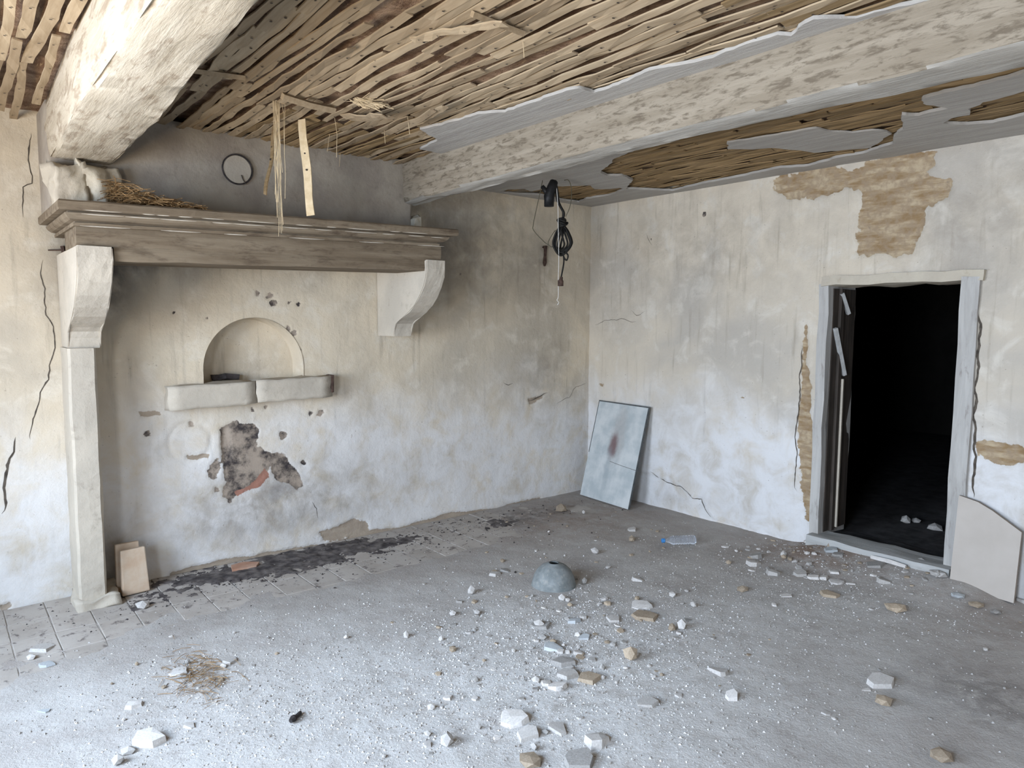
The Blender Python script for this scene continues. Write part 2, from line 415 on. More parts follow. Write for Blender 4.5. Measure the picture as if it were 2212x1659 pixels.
mudF = [(polyF([(478, 930), (495, 920), (500, 990), (480, 1000)]), .01),
        (polyF([(690, 1150), (720, 1140), (760, 1120), (790, 1125), (800, 1150), (740, 1165), (700, 1170)]), .02),
        (polyF([(300, 888), (345, 890), (350, 897), (305, 900)]), .01),
        (polyF([(1140, 862), (1165, 855), (1180, 850), (1170, 862), (1145, 875)]), .01),
        (polyF([(0, 1308), (22, 1300), (30, 1308), (12, 1318), (0, 1320)]), .015),
        (polyF([(400, 985), (455, 980), (450, 990), (405, 995)]), .01)]
def mudF_attr(U, V):
    d = maxsdf(mudF)(U, V)
    base = .02 + .045 * fbm(U * 2.2, U * 0 + 3.3, 4, 2) - V                 # crumbled foot of the wall
    base = np.where((U > -3.7) & (U < -.6), base, -.5)
    return np.maximum(d, base)
def ringF(U, V):
    c = onF(411, 955); r = np.hypot(U - c[0], V - c[2]); return r
def heightF(U, V, A):
    h = .010 * fbm(U * 1.1, V * 1.1, 3, 1) + .004 * fbm(U * 5, V * 5, 4, 2)
    h -= .010 * smooth(-.006, .006, A['mud']) + .006 * smooth(-.006, .006, A['soot'])
    r = ringF(U, V); h -= .006 * np.exp(-((r - .125) / .012) ** 2)           # old round pipe mark
    h += .010 * smooth(.34, .0, V) * smooth(-3.4, -2.6, U)
    return h
def placeF(U, V, h): return np.stack([U, -h, V], -1)
nb = onF(440, 825); ncx, nz0, nr = -3.125, 1.19, .33
niche = [(ncx - nr, nz0)] + [(ncx - nr * math.cos(t), nz0 + .09 + (nr + .002) * math.sin(t)) for t in np.linspace(0, math.pi, 33)] + [(ncx + nr, nz0)]
stainF = [(-1.2, 2.25, .9, .6, .55), (-3.2, 1.9, .7, .2, .2), (-3.0, .35, .75, .22, .75), (-.55, 1.15, .35, .35, .55), (-2.35, 1.7, .16, .6, .25), (-2.9, 2.0, .6, .3, .15), (-.2, .9, .2, .4, .35), (-3.75, .55, .15, .5, .2)]
def blobs(lst):
    def f(U, V):
        s = np.zeros(U.shape)
        for cx, cz, sx, sz, a in lst: s = np.maximum(s, a * np.exp(-((U - cx) / sx) ** 2 - ((V - cz) / sz) ** 2))
        return s
    return f
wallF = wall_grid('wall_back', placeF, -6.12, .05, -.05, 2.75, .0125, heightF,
    {'mud': mudF_attr, 'soot': maxsdf(soot_polys), 'red': maxsdf(red_polys), 'stain': blobs(stainF), 'smoke_shade': blobs([(-4.02, 1.88, .22, .30, 1.1), (-3.85, 1.95, .40, .12, .9), (-4.02, .1, .12, .25, .5), (-2.98, .42, .10, .08, .45), (-3.1, .22, .5, .08, .25), (-1.85, 2.4, .3, .2, .5), (-1.72, 2.15, .36, .42, .6)]),  # last two blobs paint the corbel's shadow into the colour; the rest are soot
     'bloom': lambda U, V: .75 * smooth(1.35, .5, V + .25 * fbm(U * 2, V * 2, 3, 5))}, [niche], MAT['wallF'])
tag(wallF, 'limewashed fireplace wall with soot marks and an arched niche', 'wall')
# niche interior
bm = bmesh.new(); dep = .16
outer = [(x, -.004, z) for x, z in niche]; inner = [(ncx + (x - ncx) * .965, dep, nz0 + (z - nz0) * .975) for x, z in niche]
loft(bm, [outer, [(a[0] * .5 + b[0] * .5, dep * .6, a[2] * .5 + b[2] * .5) for a, b in zip(outer, inner)], inner], caps=False)
vs = [bm.verts.new(p) for p in inner]; bm.faces.new(vs)
nich = from_bm('niche', bm, MAT['wallF'], wallF)
for p in nich.data.polygons: p.use_smooth = len(p.vertices) == 4
for k, v in (('mud', -.5), ('soot', -.5), ('red', -.5), ('stain', .1), ('bloom', 0)):
    at = nich.data.attributes.new(k, 'FLOAT', 'POINT'); at.data.foreach_set('value', [v] * len(nich.data.vertices))
# flaked crust inside the niche
bm = bmesh.new(); prism(bm, [(-3.36, .15), (-3.19, .15), (-3.2, .10), (-3.3, .08), (-3.36, .1)], 1.2, 1.235); roughen(bm, .02, 20)
from_bm('flaked_crust', bm, MAT['charcoal'], wallF)
# ledge stones below the niche
for x0, x1, t in ((-3.685, -3.16, .0), (-3.155, -2.635, .012)):
    bm = bmesh.new(); box(bm, x0, x1, -.095, .05, 1.045, 1.19)
    bmesh.ops.subdivide_edges(bm, edges=bm.edges, cuts=6, use_grid_fill=True); roughen(bm, .010, 16, 4)
    for v in bm.verts: v.co.z += .022 * (v.co.x + 3.685) / 1.05
    s = from_bm('ledge_stone', bm, MAT['stone'], wallF, True); s['label'] = 'whitewashed stone block of the ledge under the niche'
# knocked off end of the ledge
bm = bmesh.new(); box(bm, -2.636, -2.618, -.11, .02, 1.10, 1.215, .004); from_bm('ledge_end', bm, MAT['rust'], wallF)

# ---- door wall (x = 0)
DY0, DY1, DZ1 = -3.105, -2.262, 1.862
patch = polyD([(1668, 392), (1690, 375), (1715, 378), (1745, 362), (1790, 355), (1845, 368), (1870, 350), (1905, 340), (1950, 330), (2022, 325), (2022, 352), (1998, 372), (2030, 385), (2058, 390), (2052, 415), (2035, 435), (2003, 445), (1985, 510), (1970, 545), (1935, 555), (1900, 548), (1852, 553), (1850, 520), (1855, 470), (1862, 440), (1860, 418), (1825, 405), (1785, 425), (1710, 432), (1680, 420)])
jambL = polyD([(1743, 690), (1736, 720), (1732, 760), (1730, 850), (1722, 920), (1728, 1000), (1730, 1060), (1740, 1120), (1765, 1150), (1775, 1100), (1760, 1000), (1752, 900), (1752, 830), (1748, 800), (1742, 790), (1744, 740)])
mudD = [(patch, .035), (jambL, .02),
        (polyD([(2108, 955), (2130, 950), (2212, 965), (2212, 1000), (2160, 1005), (2112, 985)]), .02),
        (polyD([(1290, 830), (1305, 827), (1302, 836)]), .01), (polyD([(1595, 858), (1612, 855), (1608, 862)]), .008)]
def bloomD(U, V): return .85 * smooth(1.25, .6, V + .28 * fbm(U * 1.6, V * 2.2, 4, 6))
crustD = polyD([(1360, 1010), (1420, 1030), (1470, 1050), (1495, 1075), (1515, 1075), (1528, 1100), (1538, 1120), (1700, 1165), (1360, 1090)])
def heightD(U, V, A):
    h = .010 * fbm(U * 1.2, V * 1.2, 3, 7) + .004 * fbm(U * 5, V * 5, 4, 8)
    h -= .012 * smooth(-.006, .006, A['mud'])
    h -= .010 * smooth(-.004, .006, sdf_poly(U, V, crustD) + .02 * fbm(U * 15, V * 15, 3, 2))
    return h
def placeD(U, V, h): return np.stack([-h, U, V], -1)
door_hole = [(DY0, -.2), (DY1, -.2), (DY1, DZ1), (DY0, DZ1)]
stainD = [(-1.2, 2.2, 1.2, .5, .42), (-3.1, 2.2, .7, .45, .40), (-.25, 1.8, .3, .7, .3), (-1.1, .12, .6, .10, .3), (-1.0, 1.9, .6, .5, .12)]
holeD = [(disc(1521, 462, 6, polyD), .0), (disc(1407, 518, 3, polyD), .0)]
wallD = wall_grid('wall_right', placeD, -7.1, .05, -.05, 2.75, .0145, heightD,
    {'mud': maxsdf(mudD), 'soot': maxsdf(holeD), 'red': lambda U, V: U * 0 - .5, 'stain': blobs(stainD), 'smoke_shade': lambda U, V: U * 0, 'bloom': bloomD}, [door_hole], MAT['wallD'])
tag(wallD, 'limewashed wall with a doorway and a brown patch of lost plaster', 'wall')

# ---- cracks: thin dark gaps that follow the wall surface
def crack(parent, pts, width, plane, seed=0, name='crack'):
    pl = polyF(pts) if plane == 'F' else polyD(pts); pl = jagged(pl, .03, .02, seed, closed=False, fr=6)
    U = np.array([p[0] for p in pl]); V = np.array([p[1] for p in pl])
    dU = np.gradient(U); dV = np.gradient(V); L = np.hypot(dU, dV) + 1e-9
    n = len(pl); w = width * (.35 + .65 * np.abs(fbm(np.arange(n) * .37, np.arange(n) * 0 + seed, 3, 4))) * np.minimum(1, np.minimum(np.arange(n) + .3, n - np.arange(n) - .7) / 4)
    a = np.stack([U - dV / L * w, V + dU / L * w], -1); b = np.stack([U + dV / L * w, V - dU / L * w], -1)
    bm = bmesh.new(); prev = None
    for i in range(n):
        row = []
        for q in (a[i], b[i]):
            uu, vv = np.array([q[0]]), np.array([q[1]])
            if plane == 'F': A = {'mud': uu * 0 - .5, 'soot': uu * 0 - .5}; h = heightF(uu, vv, A)[0] + .0015; row.append(bm.verts.new((q[0], -h, q[1])))
            else: A = {'mud': uu * 0 - .5}; h = heightD(uu, vv, A)[0] + .0015; row.append(bm.verts.new((-h, q[0], q[1])))
        if prev: bm.faces.new((prev[0], row[0], row[1], prev[1]))
        prev = row
    return from_bm(name, bm, MAT['crack'], parent)
crack(wallF, [(98, 562), (92, 590), (100, 640), (105, 680), (112, 715), (110, 750), (102, 790), (106, 820), (84, 865), (70, 905), (65, 950)], .006, 'F', 1)
crack(wallF, [(38, 945), (28, 975), (12, 1005), (14, 1030), (8, 1070), (3, 1110)], .013, 'F', 2)
crack(wallF, [(62, 285), (63, 330), (66, 380), (68, 395), (52, 405), (48, 425), (50, 470)], .006, 'F', 3)
crack(wallF, [(677, 1082), (685, 1098), (687, 1120)], .006, 'F', 4)
crack(wallF, [(1140, 868), (1160, 858), (1185, 848)], .006, 'F', 5)
crack(wallF, [(1200, 870), (1230, 860), (1245, 835), (1268, 825)], .003, 'F', 6)
crack(wallF, [(1086, 828), (1098, 830), (1108, 828)], .010, 'F', 7)
crack(wallD, [(1285, 700), (1320, 692), (1342, 690), (1375, 695)], .004, 'D', 8)
crack(wallD, [(1362, 670), (1375, 680), (1395, 672)], .004, 'D', 9)
crack(wallD, [(1395, 505), (1405, 520), (1410, 530)], .005, 'D', 10)
crack(wallD, [(1403, 1022), (1440, 1040), (1470, 1050), (1495, 1075), (1515, 1078), (1528, 1102), (1538, 1120)], .007, 'D', 11)
crack(wallD, [(2098, 630), (2112, 665), (2117, 700), (2113, 770), (2110, 860), (2106, 940), (2108, 1010), (2104, 1075)], .014, 'D', 12)
crack(wallD, [(1731, 745), (1728, 840), (1722, 920), (1718, 1000), (1722, 1060)], .007, 'D', 13)

# ---- other walls (out of view), the window the light comes through
def slabwall(name, boxes, mat, label):
    bm = bmesh.new()
    for b in boxes: box(bm, *b)
    o = from_bm(name, bm, mat); return tag(o, label, 'wall', kind='structure')
ys = [-7.1] + [v for w_ in sorted(WINS, key=lambda q: q['y0']) for v in (w_['y0'], w_['y1'])] + [.05]
lw = [(LW - .35, LW, ys[k], ys[k + 1], 0, 2.75) for k in range(0, len(ys), 2)]
for w_ in WINS: lw += [(LW - .35, LW, w_['y0'], w_['y1'], 0, w_['z0']), (LW - .35, LW, w_['y0'], w_['y1'], w_['z1'], 2.75)]
slabwall('wall_left', lw, MAT['stone'], 'limewashed wall with two window openings')
slabwall('wall_rear', [(-6.45, -3.0, -7.3, -7.1, 0, 2.75), (-1.4, .1, -7.3, -7.1, 0, 2.75), (-3.0, -1.4, -7.3, -7.1, 2.2, 2.75)], MAT['stone'], 'limewashed wall behind with an open doorway')
for k, w_ in enumerate(WINS):
    wy = (w_['y0'] + w_['y1']) / 2; hw = (w_['y1'] - w_['y0']) / 2; hh = w_['z1'] - w_['z0']
    win = tag(empty('window_%d' % (k + 1), (LW - .2, wy, w_['z0'])), ['wooden window frame nearer the fireplace wall', 'wooden window frame farther from the fireplace wall'][k], 'window', kind='structure')
    for a, b in ((-hw + .005, -hw + .05), (hw - .05, hw - .005)):
        bm = bmesh.new(); box(bm, -.03, .03, a, b, .0, hh); from_bm('frame_post', bm, MAT['doorwood'], win)
    for z in (.002, hh - .05):
        bm = bmesh.new(); box(bm, -.03, .03, -hw + .05, hw - .05, z, z + .045); from_bm('frame_rail', bm, MAT['doorwood'], win)

# ---- floor: dust over square tiles
def dust_depth(X, Y):
    d = .006 + .010 * fbm(X * 1.3, Y * 1.3, 4, 3) + .004 * fbm(X * 6, Y * 6, 4, 4)
    centre = np.exp(-((X + 2.7) / 1.3) ** 2 - ((Y + 2.6) / 1.1) ** 2)
    d = d + .022 * centre
    strip = smooth(-1.05, -.35, Y) * smooth(-1.0, -1.9, X)                   # swept strip along the fireplace
    left = smooth(-3.9, -4.35, X) * smooth(-1.25, -.7, Y)
    d = d - np.maximum(.020 * strip, .013 * left) + .010 * np.clip(fbm(X * 3.2, Y * 3.2, 5, 9), -.6, .9) * np.clip(np.maximum(strip, left) * 1.6, 0, 1)
    ramp = smooth(-.55, -.02, X) * smooth(-2.05, -2.4, Y) * smooth(-3.6, -3.2, Y)   # rubble banked at the sill
    d = d + .07 * ramp
    d = d + .04 * smooth(-.06, .0, X) * smooth(-2.3, -2.0, Y) * 0
    return np.maximum(d, -.0035 + .002 * fbm(X * 9, Y * 9, 2, 1))
def floor_attr_dark(X, Y):
    s = np.exp(-((X + 3.3) / .75) ** 2 - ((Y + .18 ) / .24) ** 2) + .8 * np.exp(-((X + 2.6) / .5) ** 2 - ((Y + .25) / .2) ** 2)
    s = s + .45 * np.exp(-((X + 1.3) / .7) ** 2 - ((Y + .35) / .22) ** 2) + .35 * np.exp(-((X + 3.95) / .3) ** 2 - ((Y + .42) / .12) ** 2)
    s = s + .35 * np.exp(-((X + 1.35) / .3) ** 2 - ((Y + 3.75) / .3) ** 2)
    return np.clip(s * 1.15, 0, 1)
def floor_attr_white(X, Y):
    s = np.exp(-((X + 2.7) / 1.15) ** 2 - ((Y + 2.5) / .95) ** 2) + .25 * np.exp(-((X + 3.9) / .6) ** 2 - ((Y + 1.8) / .6) ** 2)
    s = s + .5 * np.exp(-((X + .8) / .7) ** 2 - ((Y + 2.9) / .6) ** 2)
    return np.clip(s + .25 * fbm(X * 2, Y * 2, 4, 6), 0, 1)
def floor_attr_earth(X, Y):
    s = .95 * np.exp(-((X + .15) / .35) ** 2 - ((Y + 2.35) / .45) ** 2) + .55 * np.exp(-((X + .9) / 1.0) ** 2 - ((Y + .6) / .6) ** 2) + .35 * np.exp(-((X + .3) / .6) ** 2 - ((Y + 3.7) / .7) ** 2)
    return np.clip(s + .4 * smooth(-3.9, -4.6, X) * smooth(-1.4, -.3, Y), 0, 1)
nx, ny = 330, 380
X, Y = np.meshgrid(np.linspace(-6.15, .05, nx + 1), np.linspace(-7.2, .05, ny + 1), indexing='ij')
Z = dust_depth(X, Y)
idx = np.arange((nx + 1) * (ny + 1)).reshape(nx + 1, ny + 1)
F = np.stack([idx[:-1, :-1], idx[1:, :-1], idx[1:, 1:], idx[:-1, 1:]], -1).reshape(-1, 4)
me = bpy.data.meshes.new('floor'); me.from_pydata(np.stack([X, Y, Z], -1).reshape(-1, 3).tolist(), [], F.tolist()); me.update()
for k, a in (('dark', floor_attr_dark(X, Y)), ('white', floor_attr_white(X, Y)), ('earth', floor_attr_earth(X, Y))):
    at = me.attributes.new(k, 'FLOAT', 'POINT'); at.data.foreach_set('value', a.astype(np.float32).ravel())
floor = tag(link('floor', me, MAT['floor'], None, True), 'dusty tiled floor strewn with plaster grit', 'floor', kind='structure')
def zf(x, y): return max(float(dust_depth(np.array([x]), np.array([y]))[0]), -.001)
# tiles that show through the dust
TX, TY = .185, .255
def tile_mesh(k):
    bm = bmesh.new(); box(bm, -TX / 2 + .0028, TX / 2 - .0028, -TY / 2 + .0028, TY / 2 - .0028, -.02, 0, .0015)
    bevel(bm, .002, 1); me = bpy.data.meshes.new('tile'); bmesh.ops.recalc_face_normals(bm, faces=bm.faces); bm.to_mesh(me); bm.free(); me.materials.append(MAT['tile']); return me
TM = [tile_mesh(k) for k in range(4)]
cnt = 0
for j in range(0, 6):
    for i in range(0, 31):
        x = -5.47 + TX * (i + .5) ; y = -.13 - TY * j - .003 * (i % 3)
        if -4.25 < x < -4.0 and y > -.3: continue
        if dust_depth(np.array([x, x + .06, x - .06]), np.array([y, y + .08, y - .08])).min() > .0045: continue
        o = bpy.data.objects.new('tile', random.choice(TM)); COL.objects.link(o); o.parent = floor
        o.location = (x, y, random.uniform(-.0015, .0012)); o.rotation_euler = (random.uniform(-.004, .004), random.uniform(-.004, .004), random.uniform(-.006, .006)); cnt += 1

# ash lying over the hearth tiles
ax_, ay_ = np.meshgrid(np.linspace(-4.0, -.9, 311), np.linspace(-.75, -.005, 76), indexing='ij')
m_ = floor_attr_dark(ax_, ay_) - .66 + .6 * fbm(ax_ * 4, ay_ * 6, 5, 2) + .55 * fbm(ax_ * 17, ay_ * 17, 4, 5)
az_ = np.clip(m_ * .016, -.012, .010) + .002 * fbm(ax_ * 30, ay_ * 30, 3, 7)
idx = np.arange(ax_.size).reshape(ax_.shape); Fq = np.stack([idx[:-1, :-1], idx[1:, :-1], idx[1:, 1:], idx[:-1, 1:]], -1)
kp = np.maximum.reduce([az_[:-1, :-1], az_[1:, :-1], az_[1:, 1:], az_[:-1, 1:]]) > -.002
me = bpy.data.meshes.new('ash_layer'); me.from_pydata(np.stack([ax_, ay_, az_], -1).reshape(-1, 3).tolist(), [], Fq[kp].tolist()); me.update()
o = link('ash_layer', me, MAT['ash'], floor, True); o['kind'] = 'stuff'; o['label'] = 'black ash and soot lying over the hearth tiles'

# ---- passage beyond the door
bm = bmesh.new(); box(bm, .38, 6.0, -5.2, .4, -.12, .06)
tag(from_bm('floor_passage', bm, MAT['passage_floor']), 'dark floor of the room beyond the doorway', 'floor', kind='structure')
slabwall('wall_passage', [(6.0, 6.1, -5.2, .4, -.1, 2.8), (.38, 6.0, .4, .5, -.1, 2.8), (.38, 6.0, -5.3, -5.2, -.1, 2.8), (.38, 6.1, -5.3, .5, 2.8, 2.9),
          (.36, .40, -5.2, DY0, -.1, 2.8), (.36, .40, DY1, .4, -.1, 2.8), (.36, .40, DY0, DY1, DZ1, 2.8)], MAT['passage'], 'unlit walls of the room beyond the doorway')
# ---- doorway
door = tag(empty('door_1', (0, (DY0 + DY1) / 2, 0)), 'open doorway with worn grey wooden frame and raised sill', 'doorway', kind='structure')
dyc = (DY0 + DY1) / 2
def dpart(name, b, mat, sub=6, rg=.006, sc=7, seed=0, sm=False):
    bm = bmesh.new(); box(bm, b[0], b[1], b[2] - dyc, b[3] - dyc, b[4], b[5])
    if sub: bmesh.ops.subdivide_edges(bm, edges=bm.edges, cuts=sub, use_grid_fill=True); roughen(bm, rg, sc, seed)
    return from_bm(name, bm, mat, door, sm)
dpart('jamb', (-.012, .38, DY1 - .022, DY1 + .045, .08, DZ1), MAT['doorwood'], 8, .012, 4, 1)
dpart('jamb', (-.028, .38, DY0 - .085, DY0 + .012, .05, DZ1 + .01), MAT['doorwood'], 8, .010, 4, 2)
dpart('lintel_board', (-.035, .38, DY0 - .10, DY1 + .03, DZ1 - .012, DZ1 + .05), MAT['stub'], 8, .016, 6, 3)
dpart('sill', (-.10, .12, DY0 - .04, DY1 + .02, -.01, .118), MAT['sill'], 8, .008, 6, 4)
dpart('inner_sill', (.12, .385, DY0, DY1, -.02, .07), MAT['passage_floor'], 5, .01, 6, 5)
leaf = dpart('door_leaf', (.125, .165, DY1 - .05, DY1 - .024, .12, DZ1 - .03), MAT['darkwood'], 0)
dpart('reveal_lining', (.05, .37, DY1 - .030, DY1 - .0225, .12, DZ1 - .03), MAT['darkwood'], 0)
bm = bmesh.new(); box(bm, .170, .196, DY1 - .062 - dyc, DY1 - .034 - dyc, .14, 1.2, .004); from_bm('stop_batten', bm, MAT['stone'], door)
for (a, b_) in (((.06, 1.56), (.20, 1.23)), ((.13, 1.80), (.22, 1.66))):
    bm = bmesh.new(); tube(bm, [(a[0], DY1 - .045 - dyc, a[1]), (b_[0], DY1 - .055 - dyc, b_[1])], .017, 4); from_bm('loose_batten', bm, MAT['sill'], door)

# ---- ceiling
nx, ny = 180, 240
X, Y = np.meshgrid(np.linspace(-6.45, .1, nx + 1), np.linspace(-7.3, .1, ny + 1), indexing='ij')
Z = H + .045 + .022 * fbm(X * 5, Y * 3, 4, 5) + .03 * fbm(X * 1.3, Y * 1.3, 2, 8)
idx = np.arange((nx + 1) * (ny + 1)).reshape(nx + 1, ny + 1)
Fq = np.stack([idx[:-1, :-1], idx[:-1, 1:], idx[1:, 1:], idx[1:, :-1]], -1).reshape(-1, 4)
me = bpy.data.meshes.new('ceiling'); me.from_pydata(np.stack([X, Y, Z], -1).reshape(-1, 3).tolist(), [], Fq.tolist()); me.update()
ceiling = tag(link('ceiling', me, MAT['mudceil'], None, True), 'ceiling of bare split laths with straw and mud fill', 'ceiling', kind='structure')
bm = bmesh.new(); box(bm, -6.45, .1, -7.3, .1, H + .2, H + .3); from_bm('roof_deck', bm, MAT['passage'], ceiling)
# laths: wavy split strips with nail heads
def lath_mesh(k, L=1.12, w=.038, t=.006, dark=False):
    rnd = random.Random(k); bm = bmesh.new(); n = 10; ph = rnd.uniform(0, 9)
    rings = []; cx = []
    for i in range(n + 1):
        y = -L / 2 + L * i / n
        x = .006 * math.sin(y * 5 + ph) + rnd.uniform(-.002, .002); z = -.008 * abs(math.sin(y * 5.5 + ph * 2)) + rnd.uniform(-.003, .002)
        hw = w / 2 * rnd.uniform(.85, 1.1); tl = rnd.uniform(-.003, .003); cx.append((x, y, z))
        rings.append([(x - hw, y, z + tl), (x + hw, y, z - tl), (x + hw, y, z + t - tl), (x - hw, y, z + t + tl)])
    loft(bm, rings)
    if not dark:
        for i in (1, 4, 7, 9):
            x, y, z = cx[i]; x += rnd.uniform(-.008, .008); c = [bm.verts.new((x + .0055 * math.cos(a), y + .0055 * math.sin(a), z - .0045)) for a in np.linspace(0, 2 * math.pi, 7)[:-1]]
            f = bm.faces.new(c); f.material_index = 1
    me = bpy.data.meshes.new('lath'); bm.normal_update(); bm.to_mesh(me); bm.free()
    me.materials.append(MAT['lath_dark' if dark else 'lath']); me.materials.append(MAT['nail']); return me
LM = [lath_mesh(k) for k in range(12)]; LD = [lath_mesh(40 + k, dark=True, w=.034) for k in range(6)]
extra = []
def put_lath(me, x, y, z, rz=0, rx=0, ry=0, sy=1.0, single=True, sx=1.0):
    if not single:
        extra.append((me, Matrix.Translation((x, y, z)) @ Matrix.Rotation(rz, 4, 'Z') @ Matrix.Rotation(rx, 4, 'X'))); return
    o = bpy.data.objects.new('lath', me); COL.objects.link(o); o.parent = ceiling
    o.location = (x, y, z); o.rotation_euler = (rx, ry, rz); o.scale = (sx, sy, 1); return o
nl = 0
def bay(x0, x1, pitch, meshes, zb, yvis, xvis, skip=None, wig=.02, zjit=.010):
    global nl
    i = 0; x = x0
    while x < x1:
        y = .35 - random.uniform(.15, .75)
        while y > -7.0:
            sy = random.uniform(.8, 1.15); L = 1.12 * sy; yc = y - L / 2
            if not (skip and skip(x, yc)):
                vis = yc > yvis and xvis(x) and nl < 300
                put_lath(random.choice(LD if (meshes is LM and x > -3.35 + .25 * random.random() and yc > -.85) else meshes), x + random.uniform(-.004, .004), yc, zb + random.uniform(-.004, zjit), random.gauss(0, wig), random.uniform(-.012, .012), random.uniform(-.15, .15), sy, vis, random.uniform(.85, 1.2))
                nl += vis
            y -= L + random.uniform(-.01, .03)
        x += pitch * random.uniform(.9, 1.12); i += 1
bay(-3.98, -2.22, .0475, LM, H + .005, -3.6, lambda x: True, skip=lambda x, y: random.random() < .05)
bay(-6.05, -4.30, .056, LM, H + .002, -2.2, lambda x: x > -4.75, skip=lambda x, y: random.random() < .03)
bay(-1.98, -.02, .041, LD, H + .012, -3.7, lambda x: True, wig=.006, zjit=.004)
# laths sprung loose and bent down near the fireplace
for p, rz, rx, sy in (((786, 245), .12, .18, .34), ((800, 250), .10, .16, .36), ((880, 262), -.15, .05, .6), ((905, 255), -.15, .04, .6), ((985, 60), .25, .1, .4)):
    c = onZ(*p, H - .02); put_lath(random.choice(LM), c[0], c[1], H - .03, rz, rx, .2, sy)
# a batten nailed across
bm = bmesh.new(); a = onZ(610, 208, H - .015); b = onZ(722, 238, H - .015); tube(bm, [tuple(a), tuple((a + b) / 2 + np.array([0, 0, -.006])), tuple(b)], .020, 4); from_bm('cross_batten', bm, MAT['lath'], ceiling)
for p, q in (((400, 150), (530, 168)), ((1020, 30), (1130, 72))):
    bm = bmesh.new(); a = onZ(*p, H - .01); b = onZ(*q, H - .01); tube(bm, [tuple(a), tuple(b)], .014, 4); from_bm('cross_batten', bm, MAT['lath'], ceiling)
# the laths out of view and past the three hundred, joined
bm = bmesh.new()
for me_, M in extra:
    t = bmesh.new(); t.from_mesh(me_); t.transform(M); tmp = bpy.data.meshes.new('t'); t.to_mesh(tmp); t.free(); bm.from_mesh(tmp); bpy.data.meshes.remove(tmp)
o = from_bm('lath_field', bm, [MAT['lath_dark'], MAT['nail']], ceiling); o['kind'] = 'stuff'
# plaster skins
def sheet(name, outer, holes, z, t, mat, parent, jag=.02):
    cu = bpy.data.curves.new(name, 'CURVE'); cu.dimensions = '2D'; cu.fill_mode = 'BOTH'; cu.extrude = t / 2
    for k, poly in enumerate([outer] + holes):
        pts = jagged(poly, jag if (k or jag) else 0, .03, k + 3); s = cu.splines.new('POLY'); s.points.add(len(pts) - 1)
        for q, p in zip(s.points, pts): q.co = (p[0], p[1], 0, 1)
        s.use_cyclic_u = True
    tmp = bpy.data.objects.new('tmp', cu); COL.objects.link(tmp); dg = bpy.context.evaluated_depsgraph_get(); dg.update()
    me = bpy.data.meshes.new_from_object(tmp.evaluated_get(dg)); bpy.data.objects.remove(tmp)
    me.transform(Matrix.Translation((0, 0, z))); me.materials.clear()
    return link(name, me, mat, parent)
ZP = H - .008
H1 = polyC([(1077, 415), (1097, 408), (1131, 407), (1149, 412), (1206, 401), (1274, 399), (1284, 407), (1318, 407), (1341, 404), (1350, 408), (1320, 420), (1291, 425), (1267, 428), (1250, 436), (1210, 430), (1167, 420), (1110, 418)])
H2 = polyC([(1353, 406), (1367, 388), (1343, 378), (1312, 378), (1295, 371), (1310, 360), (1330, 339), (1494, 275), (1700, 222), (1880, 180), (2000, 150), (2230, 95), (2230, 150), (2102, 186), (2041, 198), (1998, 210), (1991, 222), (2049, 231), (1984, 248), (1947, 246), (1950, 275), (1933, 292), (1928, 308), (1863, 330), (1815, 337), (1747, 357), (1686, 361), (1572, 385), (1531, 392), (1452, 411)])
H3 = polyC([(2039, 263), (2056, 253), (2094, 246), (2094, 233), (2126, 219), (2240, 188), (2250, 235), (2212, 246), (2145, 263), (2090, 267), (2075, 267), (2049, 266)])
H2 = [(max(x, -2.02), y) for x, y in H2]
P1 = polyC([(1572, 309), (1679, 292), (1761, 278), (1796, 285), (1840, 287), (1899, 282), (1926, 290), (1882, 320), (1761, 330), (1672, 320), (1624, 323), (1572, 323)])
outerC = [(-2.08, .02), (.02, .02), (.02, -7.2), (-2.08, -7.2)]
sheet('plaster_skin', outerC, [H1, H2, H3], ZP, .016, MAT['ceil_plaster'], ceiling)
sheet('plaster_remnant', P1, [], ZP + .004, .010, MAT['ceil_plaster'], ceiling)
P2 = polyC([(906, 321), (947, 301), (924, 287), (908, 278), (953, 268), (999, 255), (1032, 244), (1089, 240), (1157, 217), (1213, 197), (1252, 188), (1284, 199), (1336, 181), (1403, 149), (1426, 145), (1482, 136), (1539, 122), (1566, 108), (1629, 88), (1680, 72), (1709, 75), (1738, 48), (1757, 39), (1849, 36), (1890, 24), (1996, 0), (2100, -20)])
P2 = P2 + [(-2.10, P2[-1][1]), (-2.10, P2[0][1])]
P2 = [(min(x, -2.10), y) for x, y in P2]
sheet('plaster_remnant', P2, [], ZP, .014, MAT['ceil_plaster'], ceiling, .015)

